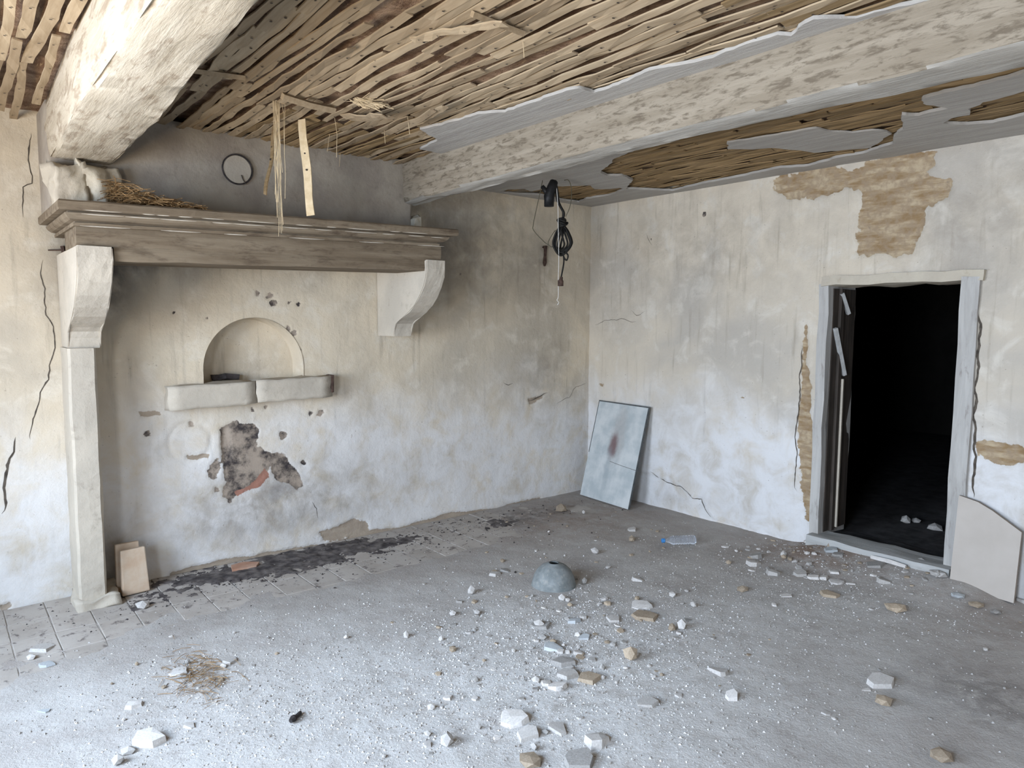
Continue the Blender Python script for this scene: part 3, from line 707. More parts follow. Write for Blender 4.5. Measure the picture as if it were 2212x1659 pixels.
# ================================================================== BEAMS
def beam(name, stations, mat, label, seed, rough, under=None):
    """stations: (y, xl, xr, zb) along the beam; top runs into the laths"""
    bm = bmesh.new(); rings = []; ys = [s[0] for s in stations]; n = 150
    for i in range(n + 1):
        y = ys[0] + (ys[-1] - ys[0]) * i / n
        xl, xr, zb = (float(np.interp(-y, [-q for q in ys], [s[k] for s in stations])) for k in (1, 2, 3))
        zt = H + .03; r = .014; ring = []
        prof = [(xl, zt), (xl - .004, zt - .06), (xl - .006, zt - .12), (xl, zb + r + .03), (xl + .006, zb + r * .5), (xl + r * .6, zb + .008), (xl + r * 1.6, zb)]
        prof += [(xl + (xr - xl) * q, zb - .003) for q in (.4, .55, .7)] + [(xr - r * .9, zb), (xr - r * .3, zb + .005), (xr, zb + r * .6), (xr + .004, zt - .1), (xr, zt)]
        for k, (x, z) in enumerate(prof):
            d = rough * float(fbm(y * 3 + k * .6, k * .7 + seed, 4, seed)) if 0 < k < len(prof) - 1 else 0
            cx, cz = (xl + xr) / 2, (zb + zt) / 2; vx, vz = x - cx, z - cz; l = math.hypot(vx, vz)
            ring.append((x + vx / l * d, y, z + vz / l * d))
        rings.append(ring)
    loft(bm, rings)
    o = from_bm(name, bm, mat, None, True); o.data.set_sharp_from_angle(angle=math.radians(32))
    if under is not None:
        o.data.materials.append(under); nn = np.empty(len(o.data.polygons) * 3); o.data.polygons.foreach_get('normal', nn)
        o.data.polygons.foreach_set('material_index', (nn.reshape(-1, 3)[:, 2] < -.8).astype(np.int32))
    return tag(o, label, 'beam')
b1 = beam('ceiling_beam', [(-.30, -4.26, -3.985, 2.41), (-1.4, -4.29, -4.00, 2.415), (-2.76, -4.29, -4.075, 2.415), (-4.2, -4.33, -4.10, 2.42), (-7.1, -4.40, -4.16, 2.42)], MAT['beam1'], 'bright whitewashed beam running out from above the fireplace pillar', 2, .013)
b2 = beam('ceiling_beam', [(-.345, -2.20, -2.09, 2.40), (-.6, -2.215, -2.075, 2.415), (-1.6, -2.205, -2.05, 2.43), (-2.6, -2.20, -2.03, 2.44), (-3.9, -2.19, -1.94, 2.44), (-7.1, -2.18, -1.90, 2.44)], MAT['beam2'], 'speckled worn beam between the bare laths and the patchy plaster ceiling', 5, .014, MAT['beam_under'])

# ================================================================== FIREPLACE
fp = tag(empty('fireplace', (-3.15, -.35, 0)), 'old fireplace with stone pillar, curved corbels, moulded mantel and smoked hood', 'fireplace')
def fpart(name, bm, mat, sm=False, parent=None):
    off = Vector((-3.15, -.35, 0)); bmesh.ops.translate(bm, verts=bm.verts, vec=-off); return from_bm(name, bm, mat, parent or fp, sm)
tilt = lambda x, z: z + .022 * (x + 2.1)
# lintel: lower part between the corbels, upper part resting on them
def lin(x0, x1, yf, z0, z1, seed, yb=-.30):
    bm = bmesh.new(); n = 60; rings = []
    for i in range(n + 1):
        x = x0 + (x1 - x0) * i / n; w = lambda k: .006 * float(fbm(x * 4, k * 2.7 + seed, 4, seed))
        zs = [z0 + w(1), z0 + (z1 - z0) * .33, z0 + (z1 - z0) * .66, z1]
        rings.append([(x, yb, tilt(x, z0))] + [(x, yf + w(3 + k) - (.004 if k in (1, 2) else 0), tilt(x, z)) for k, z in enumerate(zs)] + [(x, yb, tilt(x, z1))])
    loft(bm, rings); return bm
bm = lin(-4.045, -2.222, -.655, 1.93, 2.0, 1)
bm2 = lin(-4.205, -2.095, -.658, 1.998, 2.10, 3); tmp = bpy.data.meshes.new('t'); bm2.to_mesh(tmp); bm2.free(); bm.from_mesh(tmp); bpy.data.meshes.remove(tmp)
fpart('lintel', bm, MAT['lintel'])
# moulded mantel shelf with mitred returns at both ends
bm = bmesh.new(); prof = [(-.02, 2.090), (.016, 2.0905), (.018, 2.106), (.006, 2.1065), (.008, 2.114), (.036, 2.118), (.055, 2.128), (.066, 2.140), (.068, 2.1475), (.052, 2.148), (.054, 2.155), (.106, 2.1555), (.112, 2.163), (.112, 2.192), (.104, 2.200)]
vsr = []
NX = 90
for (o_, z) in prof:
    row = []; x0, x1, yf = -4.205 - o_ * .75, -2.145 + o_ * .95, -.675 - o_
    path = [(x0, -.02)] + [(x0, yf)] + [(x0 + (x1 - x0) * i / NX, yf) for i in range(1, NX)] + [(x1, yf), (x1, -.02)]
    for k, (x, y) in enumerate(path):
        d = .005 * float(fbm(x * 6, z * 9, 4, 6)) - (.012 * max(0, float(fbm(x * 9, z * 25, 3, 2)) - .35))
        row.append(bm.verts.new((x, y - (d if 1 <= k <= NX + 1 else 0), tilt(x, z) + d * .5)))
    vsr.append(row)
for a, b in zip(vsr, vsr[1:]):
    for i in range(len(a) - 1): bm.faces.new((a[i], a[i + 1], b[i + 1], b[i]))
bm.faces.new(vsr[-1]); bm.faces.new(vsr[0][::-1])
shelf = fpart('mantel_shelf', bm, MAT['lintel'])
# pale beads on the moulding: chipped paint plus painted edge highlights
for off, zz, sd in ((.106, 2.157, 1), (.067, 2.143, 2), (.017, 2.092, 3)):
    xq = -4.19
    while xq < -2.2:
        L = random.uniform(.05, .22); pts = [(xq + L * q / 4, -.675 - off + .001 - .005 * float(fbm((xq + L * q / 4) * 6, zz * 9, 4, 6)), tilt(xq + L * q / 4, zz) - .001) for q in range(5)]
        bm = bmesh.new(); tube(bm, pts, [.0008, .0032, .0036, .003, .0008], 5); from_bm('worn_lit_arris', bm, MAT['stone'], shelf); bm = None
        shelf.children[-1].location = -Vector((-3.15, -.35, 0)); xq += L + random.uniform(.0, .10 if sd < 3 else .3)
# corbels
cprof = [(0, 1.485), (-.238, 1.485), (-.243, 1.54), (-.262, 1.575), (-.30, 1.598), (-.37, 1.622), (-.45, 1.655), (-.52, 1.700), (-.59, 1.760), (-.64, 1.825), (-.67, 1.89), (-.68, 1.94), (-.682, 1.998), (0, 1.998)]
def corbel(x0, x1, foot, dz=0):
    bm = bmesh.new(); n = 6; rings = []
    for i in range(n + 1):
        x = x0 + (x1 - x0) * i / n
        rings.append([(x + .004 * float(perlin(z * 9, y * 9, 3)), (y * (1 if k else 1)) + (.005 * float(fbm(x * 12, z * 9, 3, 4)) if y < -.05 else 0), z + dz) for k, (y, z) in enumerate(cprof)])
    loft(bm, rings); bmesh.ops.bevel(bm, geom=[e for e in bm.edges if abs(e.verts[0].co.x - e.verts[1].co.x) < .01 and min(abs(e.verts[0].co.x - x0), abs(e.verts[0].co.x - x1)) < .008], offset=.006, segments=2, affect='EDGES')
    return bm
fpart('corbel', corbel(-2.221, -2.072, 0), MAT['stone'])
fpart('corbel', corbel(-4.21, -4.052, 0, -.045), MAT['stone'])
# pillar under the outer corbel
bm = bmesh.new(); rings = []
for i in range(41):
    z = 1.44 * i / 40; q = lambda k: .006 * float(fbm(z * 5, k * 3.1, 4, 2))
    rings.append([(-4.215 + q(1), 0, z), (-4.217 + q(2), -.262 + q(3), z), (-4.205 + q(2), -.276 + q(4), z), (-4.15, -.277 + q(4), z), (-4.095 + q(5), -.276 + q(5), z), (-4.082 + q(6), -.262 + q(6), z), (-4.08 + q(6), 0, z)])
loft(bm, rings); fpart('pillar', bm, MAT['stone'])
bm = bmesh.new(); box(bm, -4.235, -4.02, -.31, -.02, -.01, .055); bmesh.ops.subdivide_edges(bm, edges=bm.edges, cuts=5, use_grid_fill=True); roughen(bm, .02, 11, 3); fpart('plinth', bm, MAT['stone'], True)
# smoked hood
bm = bmesh.new(); nxh, nzh = 130, 32; grid = []
for i in range(nxh + 1):
    x = -4.27 + (2.13) * i / nxh; row = []
    for k in range(nzh + 1):
        z = 2.15 + (H + .03 - 2.15) * k / nzh
        row.append(bm.verts.new((x, -.36 - .010 * float(fbm(x * 2, z * 2, 4, 3)) - .03 * max(0, (z - H + .07) / .07) ** 2 * 0, z)))
    grid.append(row)
for i in range(nxh):
    for k in range(nzh): bm.faces.new((grid[i][k], grid[i][k + 1], grid[i + 1][k + 1], grid[i + 1][k]))
for row, s in ((grid[0], 0), (grid[-1], 1)):
    bk = [bm.verts.new((v.co.x, .0, v.co.z)) for v in row]
    for k in range(nzh): bm.faces.new((row[k], row[k + 1], bk[k + 1], bk[k]))
fpart('hood', bm, MAT['breast'], True)
# stove pipe plug set in the hood
pc = onF(513, 366, -.37); bm = bmesh.new()
for r0, r1, y0 in ((0, .079, -.372),):
    ring = [(pc[0] + r1 * math.cos(a), y0, pc[2] + r1 * math.sin(a)) for a in np.linspace(0, 2 * math.pi, 33)[:-1]]
    loft(bm, [[(p[0], -.33, p[2]) for p in ring], ring])
plug = fpart('pipe_plug', bm, MAT['plug'])
bm = bmesh.new(); tube(bm, [(pc[0] + .086 * math.cos(a), -.371, pc[2] + .086 * math.sin(a)) for a in np.linspace(0, 2 * math.pi, 41)[:-1]], .0042, 5, True); fpart('plug_gap', bm, MAT['charcoal'])
bm = bmesh.new(); tube(bm, [(pc[0] + .02, -.375, pc[2] - .03), (pc[0] + .03, -.375, pc[2] - .055), (pc[0] + .045, -.375, pc[2] - .08)], .004, 4); fpart('plug_crack', bm, MAT['crack'])
# broken masonry lumps where the hood meets the pillar head, and by the other beam end
for (cx, cy, cz, sx, sy, sz, sd) in ((-4.20, -.40, 2.27, .075, .09, .11, 1), (-4.10, -.40, 2.30, .07, .08, .09, 2), (-4.03, -.38, 2.33, .08, .06, .055, 3), (-2.125, -.36, 2.26, .03, .035, .06, 4)):
    bm = bmesh.new(); box(bm, cx - sx, cx + sx, cy - sy, cy + sy, cz - sz, cz + sz, .02)
    bmesh.ops.subdivide_edges(bm, edges=bm.edges, cuts=7, use_grid_fill=True); roughen(bm, .4 * min(sx, sy, sz), 7, sd); roughen(bm, .2 * min(sx, sy, sz), 22, sd)
    fpart('masonry_lump', bm, MAT['stub'], True)
# iron cramp beside the pillar head
bm = bmesh.new(); a = onF(103, 541); b = onF(136, 541); tube(bm, [(a[0], -.012, a[2]), (b[0], -.02, b[2])], .004, 5); c = onF(133, 532); d = onF(137, 549); tube(bm, [(c[0], -.022, c[2]), (d[0], -.022, d[2])], .011, 5)
o = from_bm('iron_cramp', bm, MAT['rust']); tag(o, 'small rusty iron cramp set in the wall beside the pillar head', 'cramp')

# ================================================================== THINGS
# old straw nest on the mantel
def straws(n, fn, r):
    bm = bmesh.new()
    for i in range(n):
        p = fn(i); tube(bm, p, r * random.uniform(.6, 1.2), 3)
    return bm
nc = np.array([-4.0, -.66, 2.165])
def nestline(i):
    t = random.random(); c = nc + np.array([t * .42 - .05, random.uniform(-.10, .10), .0]); h = .10 * (1 - t) ** 1.2 + .01
    c[2] += random.random() * h; a = random.uniform(0, 6.28); L = random.uniform(.03, .08)
    d = np.array([math.cos(a) * L, math.sin(a) * L * .6, random.uniform(-.02, .015)])
    q = [c - d, c + np.array([0, 0, .012]), c + d]
    return [(p[0], max(p[1], -.775), max(p[2], 2.168)) for p in q]
o = from_bm('straw_nest', straws(420, nestline, .0022), MAT['straw_dark']); tag(o, 'heap of old brown straw lying on the mantel shelf', 'straw', kind='stuff')
# hanging laths and straw
def hang(name, ptop, pbot, w, mat, label, depth_frac=0.0, twist=0.0):
    A = onZ(*ptop, H - .005); d = A - CAM; t = _ray(*pbot); B = CAM + t * (np.hypot(d[0], d[1]) / np.hypot(t[0], t[1])) * (1 + depth_frac)
    A, B = Vector(A), Vector(B); n = 10; rings = []; ax = (B - A).normalized(); side = ax.cross(Vector((CF[0], CF[1], 0))).normalized()
    side = (Matrix.Rotation(twist, 3, ax) @ side); nn = ax.cross(side)
    for i in range(n + 1):
        p = A.lerp(B, i / n) + nn * .006 * math.sin(i * .9); hw = w / 2 * random.uniform(.92, 1.06); s = random.uniform(-.004, .004) if i in (0, n) else 0
        rings.append([p - side * hw + nn * .003 + ax * s, p + side * hw + nn * .003 - ax * s * 3, p + side * hw - nn * .003 - ax * s * 3, p - side * hw - nn * .003 + ax * s])
    bm = bmesh.new(); loft(bm, rings)
    bmesh.ops.translate(bm, verts=bm.verts, vec=-A)
    o = from_bm(name, bm, mat); o.location = A; tag(o, label, 'lath'); 
    for k in (.35, .52, .8):
        bm = bmesh.new(); p = A.lerp(B, k) - A; tube(bm, [p - nn * .005, p + nn * .005], .005, 6); from_bm('nail_hole', bm, MAT['nail'], o)
    return o
hang('hanging_lath', (652, 258), (672, 466), .045, MAT['straw'], 'pale broken lath hanging straight down from the ceiling in front of the hood', .0, .2)
hang('hanging_lath', (596, 262), (574, 420), .042, MAT['lath_dark'], 'brown weathered lath hanging among straw from the ceiling', .0, .9)
sc = onZ(597, 222, H)
def sline(i):
    L = abs(random.gauss(.32, .16)) + .08; x = random.gauss(0, .011); y = random.gauss(0, .011); p = []
    dx = random.gauss(0, .013); dy = random.gauss(0, .01)
    for k in range(5): p.append((sc[0] + x + dx * k / 4 + random.uniform(-.004, .004), sc[1] + y + dy * k / 4, H + .01 - L * k / 4))
    return p
bm = straws(30, sline, .0010)
def long_straw(pp, r):
    A = onZ(*pp[0], H); dist = np.hypot(*(A - CAM)[:2]); q = [tuple(A)]
    for p in pp[1:]:
        t = _ray(*p); q.append(tuple(CAM + t * dist / np.hypot(t[0], t[1])))
    return q
tube(bm, long_straw([(598, 225), (606, 300), (596, 350), (602, 400), (598, 440), (599, 470)], 1), .0018, 4)
tag(from_bm('straw_bundle', bm, MAT['straw']), 'loose bundle of straw dangling from the laths near the hood', 'straw', kind='stuff')
bm = bmesh.new()
for pp in ([(723, 255), (728, 290), (727, 340)], [(712, 290), (707, 328)], [(735, 330), (733, 360)], [(880, 250), (885, 290)], [(830, 280), (832, 310)], [(1130, 90), (1132, 125)]): tube(bm, long_straw(pp, 1), .0016, 4)
o = from_bm('straw_wisps', bm, MAT['straw'], ceiling); o['kind'] = 'stuff'
def tuft(i):
    c = onZ(772, 222, H); a = random.gauss(.9, .25); L = random.uniform(.05, .14)
    s = np.array([c[0] + random.gauss(0, .025), c[1] + random.gauss(0, .03), H + .01]); return [tuple(s), tuple(s + np.array([math.cos(a) * L, -math.sin(a) * L, -.05 * random.random()]))]
o = from_bm('straw_tuft', straws(60, tuft, .0016), MAT['straw'], ceiling); o['kind'] = 'stuff'

# coiled cable hanging from the ceiling
ca = onZ(1190, 380, H - .018); cd = np.hypot(*(ca - CAM)[:2])
def cp(px, py, k=0.0):
    t = _ray(px, py); v = Vector(CAM + t * (cd + k) / np.hypot(t[0], t[1])); v.z = min(v.z, H - .05); return v
cable = tag(empty('cable_bundle', tuple(ca)), 'black electric cable coiled and knotted, hanging from the plaster ceiling by the corner', 'cable')
def cpart(name, bm, mat, sm=True):
    bmesh.ops.translate(bm, verts=bm.verts, vec=-Vector(ca)); return from_bm(name, bm, mat, cable, sm)
def spline(pts, n=8):
    pts = [Vector(p) for p in pts]; out = []
    for i in range(len(pts) - 1):
        p0, p1, p2, p3 = pts[max(i - 1, 0)], pts[i], pts[i + 1], pts[min(i + 2, len(pts) - 1)]
        for k in range(n):
            t = k / n; out.append(.5 * ((2 * p1) + (p2 - p0) * t + (2 * p0 - 5 * p1 + 4 * p2 - p3) * t * t + (3 * p1 - p0 - 3 * p2 + p3) * t ** 3))
    return out + [pts[-1]]
bm = bmesh.new(); tube(bm, [cp(1198, 377), cp(1197, 392), cp(1192, 405), cp(1186, 425), cp(1186, 446)], [.022, .030, .036, .040, .036], 9); tube(bm, [cp(1171, 402), cp(1178, 412), cp(1184, 420)], [.014, .02, .02], 7); cpart('junction_box', bm, MAT['black_rubber'])
for pts, r in (([(1198, 380), (1200, 400), (1204, 430), (1210, 445), (1218, 462), (1213, 478)], .010), ([(1200, 385), (1205, 415), (1208, 440), (1216, 458), (1214, 480)], .007)):
    bm = bmesh.new(); tube(bm, spline([cp(*p) for p in pts]), r, 7); cpart('feed_cable', bm, MAT['cable'])
bm = bmesh.new()
for k in range(5):
    tube(bm, [cp(1213 + 9 * math.cos(a) + k, 476 + k * 2.2 + 4 * math.sin(a + k), .03 * math.sin(a)) for a in np.linspace(0, 2 * math.pi, 15)[:-1]], .0075, 6, True)
cpart('knot', bm, MAT['cable'])
for k, (l, r_, b_) in enumerate(((1195, 1235, 552), (1200, 1231, 545), (1205, 1226, 541), (1198, 1233, 548), (1211, 1219, 538))):
    bm = bmesh.new(); tube(bm, spline([cp(1213, 484), cp(l + 5, 505, .01 * k), cp(l, 530, .012 * k), cp((l + r_) / 2 - 3, b_, .01 * k), cp(r_, 528, -.01 * k), cp(r_ - 6, 503, -.01 * k), cp(1216, 484)]), .0072, 6); cpart('coil_loop', bm, MAT['cable'])
bm = bmesh.new(); tube(bm, spline([cp(1217, 540), cp(1218, 555), cp(1224, 562), cp(1227, 552), cp(1222, 545)]), .006, 6); cpart('coil_loop', bm, MAT['cable'])
bm = bmesh.new(); tube(bm, spline([cp(1216, 545), cp(1218, 565), cp(1214, 590), cp(1211, 604)]), [.006] * 25, 6); cpart('tail_cable', bm, MAT['cable'])
bm = bmesh.new(); tube(bm, [cp(1213, 598), cp(1212, 604), cp(1211, 606), cp(1211, 618)], [.010, .014, .021, .021], 8); cpart('plug', bm, MAT['rust'])
bm = bmesh.new(); tube(bm, spline([cp(1201, 395), cp(1205, 440, -.02), cp(1206, 500, -.03), cp(1207, 560), cp(1206, 600), cp(1206, 640), cp(1203, 648), cp(1207, 653), cp(1204, 659)]), .0022, 5); cpart('string', bm, MAT['string'])
for pts in ([(1172, 384), (1168, 410), (1158, 455), (1152, 485), (1153, 498), (1175, 522), (1190, 533)], [(1219, 372), (1228, 385), (1234, 405), (1234, 430), (1230, 450), (1222, 468)], [(1200, 497), (1192, 508), (1184, 525), (1190, 533), (1197, 532)]):
    bm = bmesh.new(); tube(bm, spline([cp(*p) for p in pts]), .0030, 5); cpart('thin_wire', bm, MAT['wire'])
# iron peg in the wall
pa, pb = onF(1178, 531, -.03), onF(1177, 575, -.03); bm = bmesh.new()
tube(bm, [(pa[0], -.03, pa[2]), (pa[0], -.031, pa[2] - .04), ((pa[0] + pb[0]) / 2, -.03, (pa[2] + pb[2]) / 2), (pb[0], -.028, pb[2] + .03), (pb[0], -.026, pb[2])], [.020, .014, .013, .018, .008], 6); tube(bm, [(pa[0], -.03, pa[2] - .01), (pa[0], .01, pa[2] - .01)], .008, 5)
tag(from_bm('iron_peg', bm, MAT['rust']), 'rusty iron peg fixed in the wall beside the hanging cable', 'peg')

# leaning glazed panel in the corner
def leaning(name, bl, br, tl, tr, t, mat, edge_mat, label, cat, outline=None):
    """panel standing on the floor and leaning on the wall; its own local axes carry the material"""
    bl, br, tl, tr = map(Vector, (bl, br, tl, tr)); xa = (br - bl).normalized(); up = ((tl + tr) / 2 - (bl + br) / 2); za = (up - xa * up.dot(xa)).normalized(); ya = za.cross(xa)
    w = (br - bl).length; hgt = up.length; o = empty(name); M = Matrix((xa, ya, za)).transposed().to_4x4(); M.translation = (bl + br) / 2; o.matrix_world = M
    out = outline or [(-w / 2, 0), (w / 2, 0), (w / 2, hgt), (-w / 2, hgt)]
    bm = bmesh.new(); loft(bm, [[(x, 0, z) for x, z in out], [(x, t, z) for x, z in out]])
    for f in bm.faces:
        f.normal_update(); f.material_index = 0 if abs(f.normal.y) > .7 else 1
    from_bm('sheet', bm, [mat, edge_mat], o); tag(o, label, cat); return o, w, hgt
c = [onZ(1253, 1068, .012), onZ(1358, 1101, .012), onD(1290, 863, -.035), onD(1403, 880, -.035)]
pn, w, hgt = leaning('leaning_panel', *c, .012, MAT['panel'], MAT['panel_edge'], 'pale glazed panel with dark rim and painted reddish reflection leaning in the corner', 'panel')
bm = bmesh.new(); box(bm, -w / 2, w / 2, -.003, -.0005, hgt - .010, hgt)
from_bm('rim', bm, MAT['panel_edge'], pn)
bm = bmesh.new(); box(bm, w / 2 - .007, w / 2, -.003, -.0005, 0.0, hgt - .011); from_bm('rim', bm, MAT['panel_edge'], pn)
bm = bmesh.new(); box(bm, -w / 2, -w / 2 + .005, -.003, -.0005, hgt * .45, hgt - .011); from_bm('rim', bm, MAT['panel_edge'], pn)
bm = bmesh.new(); tube(bm, [(-.02, -.001, .36), (.06, -.001, .352), (.15, -.001, .345), (w / 2 - .01, -.001, .335)], .0016, 4); from_bm('scratch', bm, MAT['crack'], pn)
# cream board with a cut corner by the door
xb = -.115; A = [onD(2051, 1258, xb), onD(2190, 1301, xb), onD(2056, 1066, xb + .055), onD(2198, 1146, xb + .055)]
bl, br = Vector(A[0]), Vector(A[1]); bl.z = max(bl.z, .055); br.z = .025
tlz = A[2][2] - bl.z; trz = A[3][2] - bl.z
dz = (bl.z - br.z) / 2
dzb = bl.z - br.z; br.z = bl.z; w_ = (br - bl).length
outl = [(-w_ / 2, 0), (-w_ * .1, -dzb * .35), (w_ * .1, -dzb * .8), (w_ / 2, -dzb), (w_ / 2 + .004, trz), (w_ * .05, tlz - .055), (-w_ * .18, tlz - .02), (-w_ / 2 + .004, tlz)]
leaning('cut_board', bl, br, Vector((bl.x + .05, bl.y, bl.z + .5)), Vector((br.x + .05, br.y, br.z + .5)), .022, MAT['boardcream'], MAT['boardedge'], 'cream board with a cut-off corner leaning against the right door jamb', 'board', outl)
# second board only just showing beyond it
bm = bmesh.new(); a = onZ(2198, 1294, .02); box(bm, a[0] - .02, a[0] + .005, a[1] - .5, a[1], .0, .03, .002)
for v in bm.verts: v.co.x -= (a[1] - v.co.y) * .12
tag(from_bm('floor_batten', bm, MAT['shard']), 'pale batten lying along the wall beyond the cream board', 'batten')

# plastic bottle lying on the floor
ba, bb = onZ(1430, 1171, .03), onZ(1502, 1169, .03); ax = Vector(bb - ba); L = ax.length; rz = math.atan2(ax.y, ax.x)
bot = tag(empty('plastic_bottle', (ba[0], ba[1], zf(ba[0], ba[1]) + .036), rz), 'clear ribbed plastic water bottle with blue cap lying on the floor', 'bottle')
bp = [(.0185, .0115), (.03, .0115), (.031, .0145), (.034, .0145), (.036, .013), (.05, .019), (.07, .029), (.085, .033)]
x = .085
while x < L - .03: bp += [(x + .004, .033), (x + .008, .0305), (x + .012, .0305), (x + .016, .033)]; x += .019
bp += [(L - .012, .033), (L - .004, .030), (L, .024)]
bm = bmesh.new(); loft(bm, [[(px_, r * math.cos(a), r * math.sin(a)) for a in np.linspace(0, 2 * math.pi, 25)[:-1]] for px_, r in bp]); from_bm('body', bm, MAT['pet'], bot, True)
bm = bmesh.new(); loft(bm, [[(px_, r * (1 + .04 * (k % 2)) * math.cos(a), r * (1 + .04 * (k % 2)) * math.sin(a)) for k, a in enumerate(np.linspace(0, 2 * math.pi, 31)[:-1])] for px_, r in ((-.003, .012), (0, .0155), (.019, .0155), (.0195, .013))]); from_bm('cap', bm, MAT['bluecap'], bot)
# enamel lampshade dome
dc = onZ(1196, 1262, 0.0); dc = onZ(1196, 1268, 0); R0 = .132
shade = tag(empty('lamp_shade', (dc[0], dc[1], zf(dc[0], dc[1]) - .004)), 'grey-blue enamel dome lampshade with a hole on top resting on the floor', 'lamp shade')
sp = [(R0 + .004, .0), (R0 + .004, .006), (R0, .010), (.128, .035), (.118, .066), (.100, .097), (.075, .120), (.052, .131), (.034, .135), (.031, .139), (.028, .139)]
n_ = 48; bm = bmesh.new(); rg = [[(r * math.cos(a), r * math.sin(a), z) for a in np.linspace(0, 2 * math.pi, n_ + 1)[:-1]] for r, z in sp]
rg += [[(r * math.cos(a), r * math.sin(a), z) for a in np.linspace(0, 2 * math.pi, n_ + 1)[:-1]] for r, z in [(.026, .136), (.03, .131), (.07, .116), (.097, .093), (.114, .064), (.124, .034), (R0 - .003, .0)]]
loft(bm, rg, caps=False); from_bm('dome', bm, MAT['enamel'], shade, True)
bm = bmesh.new(); tube(bm, [(.029 * math.cos(a), .029 * math.sin(a), .138) for a in np.linspace(0, 2 * math.pi, 25)[:-1]], .003, 5, True); from_bm('rim', bm, MAT['panel_edge'], shade, True)

# terracotta tiles stood by the pillar
def std_tile(name, loc, rz, lean, w, h, t, mat, label):
    bm = bmesh.new(); box(bm, -w / 2, w / 2, 0, t, 0, h); bevel(bm, .008, 2)
    for v in bm.verts:
        v.co.x *= 1 - .10 * (v.co.z / h); v.co += Vector((.0, .003 * float(perlin(v.co.x * 30, v.co.z * 30)), 0))
    o = from_bm(name, bm, mat); o.location = loc; o.rotation_euler = (-lean, 0, rz); return tag(o, label, 'tile')
std_tile('clay_tile', (-3.925, -.215, .006), .10, .13, .148, .262, .032, MAT['terracotta'], 'pale worn clay tile standing on end beside the pillar, front of two')
std_tile('clay_tile', (-3.945, -.155, .006), .04, .12, .140, .285, .032, MAT['terracotta'], 'orange clay tile standing behind the pale one beside the pillar')
def flat_piece(name, poly, loc, t, mat, label, cat, rz=0, tilt_=(0, 0), group=None):
    bm = bmesh.new(); prism(bm, poly, 0, t); o = from_bm(name, bm, mat); o.location = loc; o.rotation_euler = (tilt_[0], tilt_[1], rz); return tag(o, label, cat, group)
p = onZ(528, 1226); flat_piece('broken_tile', [(-.10, -.045), (.05, -.065), (.10, .0), (.02, .06), (-.07, .04)], (p[0], p[1], .004), .016, MAT['redtile'], 'flat red tile fragment in the dark ash below the fireplace', 'tile', .1, (0, .05))
# black stub on the floor
p = onZ(640, 1563); zq = zf(p[0], p[1]); bm = bmesh.new(); tube(bm, [(-.035, 0, .014), (-.02, 0, .016), (-.012, .004, .012), (.0, .0, .013), (.03, .004, .010), (.045, .012, .008)], [.009, .013, .014, .009, .009, .004], 8)
o = from_bm('black_stub', bm, MAT['charcoal']); o.location = (p[0], p[1], zq); o.rotation_euler[2] = .55; tag(o, 'black rubber stub lying on the grey dust', 'stub')
# wooden batten lying on the rubble by the sill
a, b = onZ(1882, 1203, .085), onZ(1957, 1224, .085); bm = bmesh.new(); tube(bm, [tuple(a), tuple((a + b) / 2 + np.array([0, 0, .004])), tuple(b)], [.013, .015, .012], 6)
tag(from_bm('white_stick', bm, MAT['shard']), 'white painted stick lying below the door sill', 'stick')

# ---- rubble
def shard_mesh(seed, n, thick, asp=1.0, lump=False):
    r = random.Random(seed); bm = bmesh.new()
    if lump:
        bmesh.ops.create_icosphere(bm, subdivisions=1, radius=.5)
        for v in bm.verts: v.co = Vector((v.co.x * asp, v.co.y, v.co.z * thick * 2)) * r.uniform(.75, 1.15)
        z0 = min(v.co.z for v in bm.verts)
        for v in bm.verts: v.co.z -= z0 + .06
    else:
        an = sorted(r.uniform(0, 6.28) for _ in range(n)); an = [6.28 * (i + r.uniform(-.3, .3)) / n for i in range(n)]
        pts = [(math.cos(a) * .5 * asp * r.uniform(.7, 1.1), math.sin(a) * .5 * r.uniform(.7, 1.1)) for a in an]; tl = (r.uniform(-.12, .12), r.uniform(-.12, .12))
        b = [bm.verts.new((x, y, -.02)) for x, y in pts]; t = [bm.verts.new((x * r.uniform(.84, .97), y * r.uniform(.84, .97), thick + x * tl[0] + y * tl[1] + r.uniform(-.02, .02))) for x, y in pts]
        c = bm.verts.new((r.uniform(-.1, .1), r.uniform(-.1, .1), thick * 1.1)); bm.faces.new(b[::-1])
        for i in range(n):
            j = (i + 1) % n; bm.faces.new((b[i], b[j], t[j], t[i])); bm.faces.new((t[i], t[j], c))
    wmx = max(v.co.x for v in bm.verts) - min(v.co.x for v in bm.verts)
    for v in bm.verts: v.co /= wmx
    me = bpy.data.meshes.new('shard'); bmesh.ops.recalc_face_normals(bm, faces=bm.faces); bm.to_mesh(me); bm.free(); return me
def place_shard(name, me, mat, px, py, wpx, label, cat='rubble', group=None, rz=None, zs=1.0, zoff=0.0, world=None):
    p = onZ(px, py, .02) if world is None else np.array(world); d = np.linalg.norm(p - CAM); s = wpx * d / FPX if world is None else wpx
    me = me.copy(); me.materials.append(MAT[mat]); o = bpy.data.objects.new(name, me); COL.objects.link(o)
    o.location = (p[0], p[1], zf(p[0], p[1]) + zoff); o.scale = (s, s, s * zs); o.rotation_euler = (random.uniform(-.08, .08), random.uniform(-.08, .08), random.uniform(0, 6.28) if rz is None else rz)
    return tag(o, label, cat, group)
SM = [shard_mesh(100 + k, random.choice((5, 6, 7)), random.uniform(.12, .24), random.uniform(.9, 1.5)) for k in range(14)]
LMp = [shard_mesh(200 + k, 6, random.uniform(.3, .45), random.uniform(.9, 1.4), True) for k in range(8)]
RV = -.683   # long axis facing square to the view
